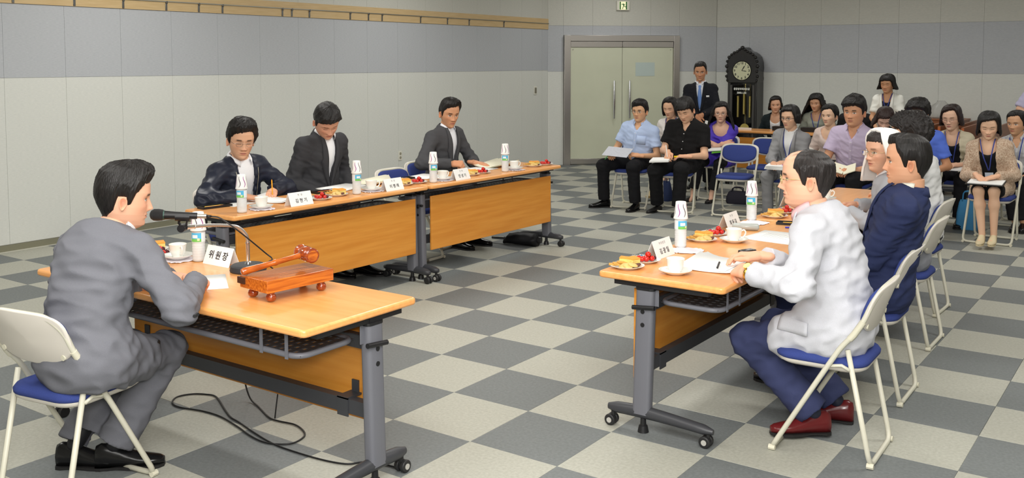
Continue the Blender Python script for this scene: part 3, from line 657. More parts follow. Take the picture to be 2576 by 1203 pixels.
o = thing('flip_phone', 'black mobile phone behind the hands with the gold watch', 'phone', (2.585, -1.90, zA), 1.2); b = MB(); b.prism(rrect(-.048, .048, -.024, .024, .012, 4), .0, .016); b.build('phone_case', mat('phone_black', (22, 22, 24), .2, coat=.5), o, bevel=.004); b = MB(); b.prism(rrect(-.03, .03, -.016, .016, .006, 3), .0161, .0168); b.build('screen', mat('phone_screen', (60, 64, 70), .1), o)
o = thing('glasses_case', 'translucent grey glasses case before the second right nameplate', 'case', (2.33, -1.28, zA), .35); b = MB(); b.tube([(-.075, 0, .02), (-.065, 0, .02), (.065, 0, .02), (.075, 0, .02)], [.010, .020, .020, .010], 14); b.build('case_shell', mat('case_grey', (176, 180, 176), .25), o, smooth=True)
o = thing('pen', 'black pen on the pages under the gold watch hands', 'pen', (2.62, -2.34, zA+.020), 1.9); b = MB(); b.tube([(-.065, 0, 0), (.055, 0, 0), (.07, 0, 0)], [.005, .005, .001], 8); b.build('barrel', black_pl, o, smooth=True, auto=.8)
sheet('document', 2.52, -.20, zA, .2, .34, .30, 'large white pages under the hands of the woman in the white veil', n=5, curl=.03)
bottle_set(2.20, .20, zA, 'far along the right tables', .8); cup_set(2.33, .16, zA, 'far along the right tables', .5)

# ---- microphone
ms = thing('microphone_stand', 'gooseneck stand on a round black base, before the seated man in grey', 'microphone stand', (.873, -3.625, zA))
b = MB(); b.lathe([(0, 0), (.080, 0), (.083, .006), (.080, .026), (.070, .032), (0, .034)], 40); b.build('base', mat('cast_black', (46, 47, 50), .55, bump=.08, bscale=300), ms, smooth=True, auto=.6)
b = MB(); b.lathe([(0, .034), (.016, .034), (.014, .042), (.0085, .046), (.0085, .125), (.011, .127), (.011, .133), (.0, .134)], 18); b.build('stem', chrome, ms, smooth=True, auto=.6)
neck = smooth_path([(0, 0, .12), (-.001, -.006, .165), (-.012, -.045, .208), (-.030, -.110, .224), (-.045, -.180, .232), (-.056, -.245, .235)], 16)
rr_ = [.0072+(.0011 if k % 2 else 0) for k in range(len(neck))]; b = MB(); b.tube(neck, rr_, 10); b.build('gooseneck', mat('gooseneck_metal', (196, 192, 190), .3, metal=.9), ms, smooth=True)
nE = neck[-1]
b = MB(); b.tube([nE, nE+Vector((-.008, -.034, .0))], .010, 12); b.build('end_ferrule', chrome, ms, smooth=True, auto=.7)
mic = thing('microphone', 'black handheld microphone clipped on the gooseneck, at the mouth of the man in grey', 'microphone', (0, 0, 0)); mc = Vector((.873, -3.625, zA))+Vector(nE)+Vector((-.014, -.050, .0))
ax = Vector((.685, .725, -.06)).normalized(); mp = mc+Vector((.006, -.004, .055)); dn = Vector((0, 0, 1))
b = MB(); b.tube([mc+Vector((.014, -.02, 0)), mc-Vector((.014, -.02, 0))], .017, 14); b.tube([mc, mc+Vector((-.01, -.012, .022)), mp-ax*.012-dn*.010], [.007, .006, .006], 8); b.tube([mp-ax*.03-dn*.006, mp+ax*.03-dn*.006], .0185, 12); b.tube([mp+ax*.02-dn*.02, mp+ax*.016-dn*.034, mc+Vector((.012, .012, .010))], .004, 6); b.build('mic_clip', black_pl, ms, smooth=True, auto=.7).matrix_parent_inverse = Matrix.Translation((-.873, 3.625, -zA))
P_ = lambda s: mp+ax*s
b = MB(); b.tube([P_(-.135), P_(-.13), P_(-.118), P_(-.10), P_(-.082), P_(-.078)], [.008, .018, .0255, .0265, .024, .021], 20); b.build('grille', mat('mic_grille', (38, 38, 40), .5, bump=.9, bscale=900), mic, smooth=True)
b = MB(); b.tube([P_(-.080), P_(-.03), P_(.06), P_(.062)], [.0205, .0170, .0145, .012], 18); b.build('handle', black_pl, mic, smooth=True, auto=.7)
b = MB(); b.tube([P_(-.080), P_(-.074)], .0216, 20); b.build('grille_ring', mat('mic_ring', (70, 96, 88), .4, metal=.5), mic)
b = MB(); b.tube([P_(.060), P_(.100)], .0105, 14); b.build('connector', mat('xlr_shell', (190, 186, 176), .3, metal=.9), mic)
b = MB(); b.tube([P_(.100), P_(.120)], [.007, .005], 10); e_ = P_(.12)
b.tube(smooth_path([e_, e_+Vector((.03, .03, -.012)), e_+Vector((.075, .105, -.085)), Vector((.895, -3.545, zA+.075)), Vector((.925, -3.528, zA+.045)), Vector((.905, -3.538, zA+.02)), Vector((.92, -3.49, zA-.06)), Vector((.93, -3.48, .35)), Vector((.95, -3.55, .02))], 6), .0032, 6); b.build('cable', black_pl, mic, smooth=True)

# ---- gavel and its block
gw = wood('gavel_block_wood', (206, 118, 38), (150, 68, 18), axis=1, rough=.22, scale=6, coat=.6); gd = wood('gavel_turned_wood', (168, 76, 26), (120, 44, 14), axis=1, rough=.18, scale=7, coat=.7)
gb = thing('gavel_block', 'varnished wooden sounding block on four ball feet on the near left table', 'gavel block', (1.352, -3.815, zA), -.10)
for x in (-.062, .062):
    for y in (-.125, .125): b = MB(); b.lathe([(0, 0), (.012, .001), (.0195, .008), (.0215, .017), (.018, .028), (.013, .033), (.017, .037), (.017, .042), (0, .042)], 18, (x, y, 0)); b.build('ball_foot', gd, gb, smooth=True)
b = MB(); b.box(-.095, .095, -.165, .165, .042, .092); b.build('block', gw, gb, bevel=.003)
b = MB(); b.box(-.103, -.055, -.172, -.163, .060, .086); b.build('dovetail_end', mat('block_end_dark', (60, 34, 22), .5), gb)
gv = thing('gavel', 'polished wooden gavel lying across its sounding block', 'gavel', (1.352, -3.815, zA), -.10)
h0 = Vector((-.070, -.175, .108)); h1 = Vector((-.010, .105, .150)); hd_ = (h1-h0).normalized()
b = MB(); L_ = (h1-h0).length; b.tube([h0+hd_*L_*s for s in (0, .01, .04, .10, .30, .48, .50, .53, .55, .75, .9, 1)], [.006, .012, .0155, .0150, .0125, .0115, .0135, .0135, .0115, .0105, .012, .012], 16); b.build('handle', wood('gavel_handle_wood', (196, 104, 34), (150, 66, 20), axis=1, rough=.2, scale=6, coat=.6), gv, smooth=True, auto=.7)
xa = Vector((hd_.y, -hd_.x, 0)).normalized(); pr_h = [(-.062, 0), (-.062, .026), (-.058, .031), (-.050, .032), (-.044, .029), (-.038, .0225), (-.032, .0215), (-.027, .027), (-.012, .032), (.012, .032), (.027, .027), (.032, .0215), (.038, .0225), (.044, .029), (.050, .032), (.058, .031), (.062, .026), (.062, 0)]
b = MB(); b.tube([h1+xa*s for s, r in pr_h], [max(r, .0005) for s, r in pr_h], 26); b.build('head', gd, gv, smooth=True, auto=.5)
b = MB(); b.tube([h1+xa*.0622, h1+xa*.0635], [.023, .022], 24); b.build('striking_face', gw, gv)

# ---- floor cable, umbrella, bags
K_ = lambda x, y: (x, y, .005)
CABLE = [(1.80,-3.60),(1.70,-3.61),(1.61,-3.641),(1.568,-3.694),(1.484,-3.721),(1.348,-3.734),(1.16,-3.732),(.98,-3.695),(.813,-3.65),(.74,-3.634),(.639,-3.588),(.454,-3.496),(.38,-3.501),(.316,-3.541),(.292,-3.61),(.346,-3.674),(.427,-3.69),(.555,-3.66),(.68,-3.654),(.852,-3.69),(1.004,-3.731),(1.121,-3.739),(1.206,-3.689),(1.203,-3.61),(1.157,-3.559),(1.058,-3.522),(.962,-3.534),(.887,-3.53),(.74,-3.468)]
b = MB(); b.tube(smooth_path([K_(*c) for c in CABLE]+[(.62, -3.43, .03), (.57, -3.44, .20), (.56, -3.52, .55)], 6), .0042, 6)
tag(b.build('power_cable', mat('cable_black', (24, 24, 25), .45), None, smooth=True), 'long black cable looped on the floor under the gavel table', 'cable')
um = thing('umbrella', 'folded black umbrella lying on the floor under the far left table', 'umbrella', (-.60, .70, 0), .18); umf = fabric('umbrella_cloth', (20, 21, 24), .5, noise=.2)
rg = []
for k, (s_, r_) in enumerate(((-.18, .012), (-.165, .026), (-.12, .046), (-.04, .058), (.05, .062), (.12, .060), (.165, .058), (.172, .040))):
    rg.append([(s_, r_*1.35*math.cos(a)*(1+.10*math.sin(5*a+k)), max(.003, .058*min(1, r_/.05)+r_*.92*math.sin(a)*(1+.14*math.sin(7*a+k*1.7)))) for a in [2*pi*q/28 for q in range(28)]])
b = MB(); b.loft(rg); b.build('canopy', umf, um, smooth=True)
b = MB(); b.tube([(-.30, .01, .045), (-.17, 0, .05)], .0145, 14); b.build('shaft', chrome, um, smooth=True, auto=.7); b = MB(); b.tube([(.17, 0, .06), (.20, 0, .06)], .03, 14); b.build('handle', black_pl, um, smooth=True, auto=.7)
def bag(x, y, w_, d_, h_, rz, rgb, label):
    t = thing('bag', label, 'bag', (x, y, 0), rz); m = fabric('bag_%d_%d_%d' % rgb, rgb, .7); rg = []
    for z, f_ in ((.002, .92), (h_*.15, 1.04), (h_*.55, 1.0), (h_*.9, .82), (h_, .70)): rg.append([(x_*f_, y_*f_*(1-.45*z/h_), z) for x_, y_ in rrect(-w_/2, w_/2, -d_/2, d_/2, d_*.3, 4)])
    b = MB(); b.loft(rg); b.build('pouch', m, t, smooth=True, auto=1.0)
    for s in (-1, 1): b = MB(); b.tube(smooth_path([(-w_*.25, s*d_*.2, h_*.95), (-w_*.18, s*d_*.26, h_*1.25), (w_*.18, s*d_*.26, h_*1.25), (w_*.25, s*d_*.2, h_*.95)], 5), .006, 6); b.build('strap', m, t, smooth=True)
bag(-.78, 4.02, .16, .12, .24, -.3, (40, 52, 86), 'navy bag on the floor between the two men in the front row')
bag(.02, 4.30, .26, .14, .15, .2, (36, 34, 44), 'dark bag on the floor by the sandals of the woman in purple')
bag(2.58, 3.95, .20, .10, .30, .1, (70, 140, 190), 'light blue bag on the floor behind the beige tweed woman')
# desk clutter and drinks at the back
for n, (x, w_) in enumerate(((-.16, .26), (.28, .36), (.66, .20))):
    o = thing('document_box', ('short', 'wide', 'narrow')[n]+' black box standing on the back desk', 'box', (x, 6.30, zB), 0, 'black boxes on the back desk'); b = MB(); b.box(-w_/2, w_/2, -.06, .06, 0, .055); b.build('box_body', black_pl, o, bevel=.004); b = MB(); b.box(-w_/2-.002, w_/2+.002, -.062, .062, .045, .058); b.build('box_lid', black_pl, o, bevel=.003)
o = thing('card_sign', 'small white card on the back desk below the clock', 'card', (-.66, 6.18, zB), 0); b = MB(); b.box(-.10, .10, -.004, .004, 0, .03); b.build('card', card, o)
ob = thing('juice_bottle', 'bottle of orange juice with a white cap behind the folded tables', 'bottle', (1.62, 8.30, .866), 0)
b = MB(); b.lathe([(0, 0), (.045, 0), (.05, .01), (.05, .09), (.042, .12), (.018, .15), (.016, .17), (0, .17)], 18); b.build('juice', mat('orange_juice', (236, 168, 16), .3), ob, smooth=True); b = MB(); b.lathe([(0, .17), (.02, .17), (.02, .195), (0, .195)], 14); b.build('cap', white_pl, ob)
ob2 = thing('juice_bottle', 'clear empty bottle with a white cap beside the orange juice', 'bottle', (1.55, 8.40, .866), 0)
b = MB(); b.lathe([(0, 0), (.04, 0), (.044, .01), (.044, .10), (.036, .13), (.016, .17), (.014, .19), (0, .19)], 18); b.build('bottle', pet, ob2, smooth=True); b = MB(); b.lathe([(0, .19), (.018, .19), (.018, .215), (0, .215)], 14); b.build('cap', white_pl, ob2)
pb = thing('plastic_bag', 'crumpled clear plastic bag beside the orange juice', 'bag', (1.42, 8.36, .866), 0); rg = []
for k, (z, r_) in enumerate(((0, .14), (.05, .17), (.12, .16), (.18, .12), (.23, .06), (.25, .05))): rg.append([(r_*math.cos(a)*(1+.16*math.sin(5*a+k*2)), r_*.6*math.sin(a)*(1+.2*math.cos(7*a+k)), z) for a in [2*pi*q/26 for q in range(26)]])
b = MB(); b.loft(rg); b.build('film', mat('clear_film', (205, 206, 202), .22, alpha=.38), pb, smooth=True)
st = thing('side_cabinet', 'low cabinet behind the folded tables carrying the drinks', 'cabinet', (1.52, 8.36, 0), 0); b = MB(); b.box(-.35, .25, -.19, .19, 0, .84); b.build('carcass', wood_dk, st, bevel=.004); b = MB(); b.box(-.36, .26, -.20, .20, .84, .866); b.build('cabinet_top', wood_dk, st, bevel=.004)
for s in (-1, 1): b = MB(); b.box(-.05+s*.15-.14, -.05+s*.15+.14, -.198, -.19, .05, .80); b.build('door', wood_dk, st, bevel=.002)
tb_ = thing('tissue_box', 'white and blue tissue box on a stool behind the bowing woman', 'box', (1.12, 5.62, .70), .2); b = MB(); b.box(-.11, .11, -.06, .06, 0, .075); b.build('carton', mat('tissue_carton', (228, 232, 238), .6), tb_, bevel=.003); b = MB(); b.box(-.111, .111, -.061, .061, .012, .040); b.build('blue_band', mat('tissue_band', (70, 110, 190), .6), tb_)
b = MB(); b.loft([[(-.05, 0, .074), (0, .015, .074), (.05, 0, .074), (0, -.015, .074)], [(-.06, .01, .12), (0, .03, .15), (.03, 0, .13), (0, -.02, .14)]]); b.build('tissue', paper, tb_)
sl = thing('stool', 'small dark stool under the tissue box', 'stool', (1.12, 5.62, 0)); b = MB(); b.box(-.17, .17, -.17, .17, .67, .70); b.build('seat', darkm, sl, bevel=.01)
for sx_ in (-1, 1):
    for sy_ in (-1, 1): b = MB(); b.tube([(sx_*.14, sy_*.14, .67), (sx_*.16, sy_*.16, 0)], .013, 8); b.build('leg', darkm, sl)

# ---- long case clock
ck = thing('grandfather_clock', 'black long case pendulum clock against the back wall', 'clock', (-1.545, YW-.17, 0)); blk = mat('clock_lacquer', (30, 28, 28), .25, coat=.3); brass = mat('clock_brass', (206, 186, 110), .25, metal=.9); gls = mat('clock_glass', (255, 255, 255), .02, trans=1, ior=1.05, spec=.5)
b = MB(); b.box(-.215, .215, .13, .16, .0, 1.62); b.build('back_board', blk, ck); b = MB(); b.box(-.25, .25, -.13, .16, 0, .42); b.build('plinth', blk, ck, bevel=.01)
for s in (-1, 1): b = MB(); b.box(s*.225-.022, s*.225+.022, -.12, .16, .42, 1.50); b.build('side_post', blk, ck, bevel=.006)
for s in (-1, 1): b = MB(); b.box(s*.186-.018, s*.186+.018, -.128, -.10, .44, 1.30); b.build('door_stile', mat('clock_stile', (70, 68, 66), .3), ck, bevel=.003)
hood = [(0.225, 1.335), (0.25, 1.345), (0.262, 1.4), (0.252, 1.48), (0.264, 1.57), (0.254, 1.67), (0.226, 1.75), (0.185, 1.795), (0.14, 1.825), (0.085, 1.84), (0.05, 1.86), (0.03, 1.895), (0, 1.91), (-0.03, 1.895), (-0.05, 1.86), (-0.085, 1.84), (-0.14, 1.825), (-0.185, 1.795), (-0.226, 1.75), (-0.254, 1.67), (-0.264, 1.57), (-0.252, 1.48), (-0.262, 1.4), (-0.25, 1.345), (-0.225, 1.335)]
b = MB(); b.prism(hood, -.14, .15); b.xf(Matrix.Rotation(pi/2, 4, 'X')); b.build('hood', blk, ck, bevel=.008)
for n, (x, z, r_) in enumerate([(s*q[0], q[1], q[2]) for s in (-1, 1) for q in ((.258, 1.60, .034), (.250, 1.52, .026), (.260, 1.44, .028), (.245, 1.375, .024), (.250, 1.68, .026), (.222, 1.745, .030), (.18, 1.785, .026), (.135, 1.815, .028), (.085, 1.835, .026), (.045, 1.865, .026))]+[(0, 1.895, .034)]):
    b = MB(); b.tube([(x, -.165, z), (x, -.15, z), (x, -.12, z)], [r_*.35, r_*.9, r_], 10); b.build('carved_scroll', blk, ck, smooth=True)
zf = 1.53; b = MB(); b.tube([(0, -.150, zf), (0, -.138, zf)], [.158, .165], 40); b.build('bezel', brass, ck); b = MB(); b.tube([(0, -.153, zf), (0, -.150, zf)], .148, 40); fc2 = b.build('dial', mat('clock_dial', (208, 208, 176), .35, metal=.25), ck)
for n in range(1, 13):
    a = pi/2-n*pi/6; text_mesh('numeral', str(n), .052, ink, fc2, Matrix.Translation((.122*math.cos(a), -.1545, zf+.122*math.sin(a)*1.0)) @ Matrix.Rotation(pi/2, 4, 'X'), bold=.0015)
for L_, a, w_ in ((.10, pi/2-.55, .008), (.085, -.10, .006)):
    b = MB(); d = Vector((math.cos(a), 0, math.sin(a))); n_ = Vector((-d.z, 0, d.x)); c0 = Vector((0, -.156, zf)); b.add([c0-n_*w_*.5, c0+d*L_*.72-n_*w_, c0+d*L_, c0+d*L_*.72+n_*w_, c0+n_*w_*.5], [(0, 1, 2, 3, 4)]); b.build('clock_hand', ink, fc2)
for x, z0, z1 in ((-.105, .78, 1.12), (0, .83, 1.17), (.10, .78, 1.12)): b = MB(); b.tube([(x, -.03, z0), (x, -.03, z1)], .022, 16); b.tube([(x, -.03, z1), (x, -.03, 1.32)], .002, 5); b.build('weight', brass, ck, smooth=True, auto=.7)
b = MB(); b.tube([(0, .02, .60), (0, .02, 1.32)], .006, 8); b.tube([(0, .0, .60), (0, .02, .60)], .075, 28); b.build('pendulum', brass, ck, smooth=True, auto=.7)
b = MB(); b.box(-.168, .168, -.118, -.114, .44, 1.30); b.build('case_glass', gls, ck)
wt = mat('white_lettering', (236, 236, 230), .5)
text_mesh('lettering', '통합방위태세유공', .040, wt, ck, Matrix.Translation((-.01, -.120, 1.235)) @ Matrix.Rotation(pi/2, 4, 'X'), bold=.0012, sx=.92); text_mesh('lettering', '2003.1.22', .040, wt, ck, Matrix.Translation((-.01, -.120, 1.175)) @ Matrix.Rotation(pi/2, 4, 'X'), bold=.0016)
# ================================================================== people
# A figure is a set of rounded limbs blended into one surface; clothes are wider surfaces around the same limbs.
class Field:
    def __init__(s): s.p = []
    def rc(s, a, b, ra, rb, k=0.03, fl=None, fs=1.0):
        s.p.append(('rc', np.array(a, float), np.array(b, float), ra, rb, k, None if fl is None else nrm(fl), fs)); return s
    def el(s, c, ax, r, k=0.05):
        s.p.append(('el', np.array(c, float), np.array(ax, float), np.array(r, float), k)); return s
    def bounds(s):
        lo = np.full(3, 1e9); hi = -lo
        for q in s.p:
            if q[0] == 'rc':
                r = max(q[3], q[4]); pts = np.array([q[1]-r, q[2]-r, q[1]+r, q[2]+r])
            else:
                e = np.sqrt(((q[2]*q[3][:, None])**2).sum(0)); pts = np.array([q[1]-e, q[1]+e])
            lo = np.minimum(lo, pts.min(0)); hi = np.maximum(hi, pts.max(0))
        return lo, hi
    @staticmethod
    def dist(q, P):
        if q[0] == 'rc':
            a, b, ra, rb, fl, fs = q[1], q[2], q[3], q[4], q[6], q[7]
            if fl is not None:
                dl = (P-a)@fl; P = P+np.multiply.outer(dl*(fs-1), fl); b = b+fl*((b-a)@fl)*(fs-1)
            ba = b-a; h = np.clip(((P-a)@ba)/(ba@ba+1e-12), 0, 1)
            return np.sqrt((((P-a)-np.multiply.outer(h, ba))**2).sum(-1))-(ra+(rb-ra)*h)
        L = (P-q[1])@q[2].T
        k0 = np.sqrt(((L/q[3])**2).sum(-1)); k1 = np.sqrt(((L/q[3]**2)**2).sum(-1))+1e-9
        return k0*(k0-1)/k1
    @staticmethod
    def smin(a, b, k):
        h = np.maximum(k-np.abs(a-b), 0)/k; return np.minimum(a, b)-h*h*k*0.25
    def at(s, P):
        D = np.full(P.shape[:-1], 0.12)
        for q in s.p: D = s.smin(D, s.dist(q, P), q[5] if q[0] == 'rc' else q[4])
        return D
    def grid(s, lo, hi, h):
        n = np.ceil((hi-lo)/h).astype(int)+1
        D = np.full(n, 0.12, np.float32)
        ax = [lo[i]+h*np.arange(n[i]) for i in range(3)]
        for q in s.p:
            k = q[5] if q[0] == 'rc' else q[4]; pad = 0.06+k
            if q[0] == 'rc':
                r = max(q[3], q[4])+pad; l = np.minimum(q[1], q[2])-r; u = np.maximum(q[1], q[2])+r
            else:
                e = np.sqrt(((q[2]*q[3][:, None])**2).sum(0))+pad; l = q[1]-e; u = q[1]+e
            i0 = np.clip(np.floor((l-lo)/h).astype(int), 0, n); i1 = np.clip(np.ceil((u-lo)/h).astype(int)+1, 0, n)
            if (i1 <= i0).any(): continue
            X, Y, Z = np.meshgrid(ax[0][i0[0]:i1[0]], ax[1][i0[1]:i1[1]], ax[2][i0[2]:i1[2]], indexing='ij')
            d = s.dist(q, np.stack([X, Y, Z], -1)); sl = tuple(slice(i0[i], i1[i]) for i in range(3))
            D[sl] = s.smin(D[sl], d, k)
        return D, ax
def surf_nets(D, lo, h):
    Sg = D < 0; n = np.array(D.shape)
    c = [Sg[i:n[0]-1+i, j:n[1]-1+j, k:n[2]-1+k] for i in (0, 1) for j in (0, 1) for k in (0, 1)]
    cnt = sum(x.astype(np.int8) for x in c); act = (cnt > 0) & (cnt < 8)
    idx = np.argwhere(act)
    if len(idx) == 0: return np.zeros((0, 3)), np.zeros((0, 4), int)
    acc = np.zeros((len(idx), 3)); num = np.zeros(len(idx))
    off = [np.array((i, j, k)) for i in (0, 1) for j in (0, 1) for k in (0, 1)]
    for a in range(8):
        for b in range(a+1, 8):
            if np.abs(off[a]-off[b]).sum() != 1: continue
            pa = idx+off[a]; pb = idx+off[b]
            va = D[pa[:, 0], pa[:, 1], pa[:, 2]]; vb = D[pb[:, 0], pb[:, 1], pb[:, 2]]
            x = (va < 0) != (vb < 0)
            t = np.where(x, va/(va-vb+1e-12*(va == vb)), 0)
            acc += np.where(x[:, None], pa+(pb-pa)*t[:, None], 0); num += x
    V = lo+h*acc/num[:, None]
    vid = np.full(n-1, -1, int); vid[act] = np.arange(len(idx)); Q = []
    for ax in range(3):
        u, v = (ax+1) % 3, (ax+2) % 3
        sl0 = [slice(None)]*3; sl1 = [slice(None)]*3; sl0[ax] = slice(0, n[ax]-1); sl1[ax] = slice(1, n[ax])
        A = Sg[tuple(sl0)]; B = Sg[tuple(sl1)]; e = np.argwhere(A != B); e = e[(e[:, u] > 0) & (e[:, v] > 0) & (e[:, u] < n[u]-1) & (e[:, v] < n[v]-1)]
        if len(e) == 0: continue
        fl = Sg[e[:, 0], e[:, 1], e[:, 2]]
        eu = np.zeros(3, int); eu[u] = 1; ev = np.zeros(3, int); ev[v] = 1
        g = lambda m: vid[m[:, 0], m[:, 1], m[:, 2]]
        q = np.stack([g(e-eu-ev), g(e-ev), g(e), g(e-eu)], 1)
        q[~fl] = q[~fl][:, ::-1]; Q.append(q)
    return V, np.concatenate(Q)
_rs = np.random.RandomState(3)
_NK = _rs.normal(size=(24, 3)); _NK /= np.linalg.norm(_NK, axis=1)[:, None]; _NP = _rs.uniform(0, 6.28, 24)
def wob(P, f, seed=0, n=6):
    """cheap smooth noise in about -1..1"""
    o = 0
    for i in range(n):
        j = (i+seed*5) % 24; o = o+np.sin(P@(_NK[j]*f*(1+0.37*i))+_NP[j]+seed)/(1+0.25*i)
    return o/2.6
def vnorm(V, Q):
    n = np.zeros_like(V); a, b, c, d = (V[Q[:, i]] for i in range(4)); fn = np.cross(c-a, d-b)
    for i in range(4): np.add.at(n, Q[:, i], fn)
    return n/(np.linalg.norm(n, axis=1)[:, None]+1e-12)
def gauss(x, s): return np.exp(-0.5*(x/s)**2)

# ---- head: local axes l (left), f (forward), u (up); origin between the ears at eye level
HU = np.array([.118, .114, .104, .085, .06, .03, 0, -.03, -.06, -.085, -.105, -.118, -.13, -.17])
HF = np.array([.004, .030, .058, .079, .0905, .093, .0875, .087, .0865, .084, .081, .066, .04, .035])
HB = np.array([.006, .038, .066, .088, .099, .103, .100, .092, .078, .07, .066, .066, .068, .07])
HW = np.array([.004, .032, .053, .067, .0745, .0775, .0765, .073, .066, .056, .045, .034, .02, .02])
HU, HF, HB, HW = HU[::-1], HF[::-1], HB[::-1], HW[::-1]
def head_row(u, th, fat=1.0, jaw=1.0):
    """radius of the horizontal section at height u for azimuth th (0 = front)"""
    F = np.interp(u, HU, HF); B = np.interp(u, HU, HB); W = np.interp(u, HU, HW)*np.where(u < -.02, 1+(fat*jaw-1)*np.clip((-.02-u)/.06, 0, 1), 1.0)*(1+(fat-1)*.4)
    c, s_ = np.cos(th), np.sin(th)
    E = np.where(c > 0, F, B); ex = np.interp(u, [-.11, -.05, .03, .118], [1.9, 2.25, 2.35, 2.0])
    r = (np.abs(c/np.maximum(E, 1e-4))**ex+np.abs(s_/np.maximum(W, 1e-4))**ex)**(-1/ex)
    # neck
    cn = -.022; rn = .056*(1+(fat-1)*.8)
    bb = -cn*c; disc = bb*bb-(cn*cn-rn*rn); rnk = np.where(disc > 0, -bb+np.sqrt(np.maximum(disc, 0)), 0)
    wn = np.clip((-.055-u)/.03, 0, 1)
    return np.where(wn > 0, np.maximum(r, rnk*wn), r)
def face_disp(l, u, P):
    al = np.abs(l); d = 0
    nw = np.interp(u, [-.05, -.036, -.01, .01, .03], [.012, .0115, .0075, .0075, .012])
    nh = np.interp(u, [-.052, -.045, -.036, -.02, 0, .012, .03], [0, .010, .0245, .017, .008, .004, 0])*P.get('nose', 1)
    d = d+nh*gauss(l, nw)+.0085*gauss(al-.0135, .0055)*gauss(u+.039, .0065)
    d = d+.004*gauss(al-.03, .018)*gauss(u-.02, .007)
    d = d-.0115*gauss(al-.031, .015)*gauss(u-.002, .011)+.0065*gauss(al-.032, .010)*gauss(u+.001, .0065)
    d = d+.0035*gauss(al-.047, .016)*gauss(u+.022, .014)-.003*gauss(al-.05, .012)*gauss(u+.058, .014)
    d = d+.0055*gauss(l, .017)*gauss(u+.0615, .0045)+.006*gauss(l, .015)*gauss(u+.0725, .005)-.0045*gauss(l, .019)*gauss(u+.0665, .0018)
    d = d-.0022*gauss(l, .018)*gauss(u+.083, .004)+.005*gauss(l, .018)*gauss(u+.1, .011)
    d = d-.0016*gauss(al-.0265-.010*np.clip((-.045-u)/.02, -1, 1), .0028)*gauss(u+.052, .013)*P.get('age', .6)
    d = d-.0012*gauss(al-.032, .012)*gauss(u+.014, .0016)*P.get('age', .6)
    return d
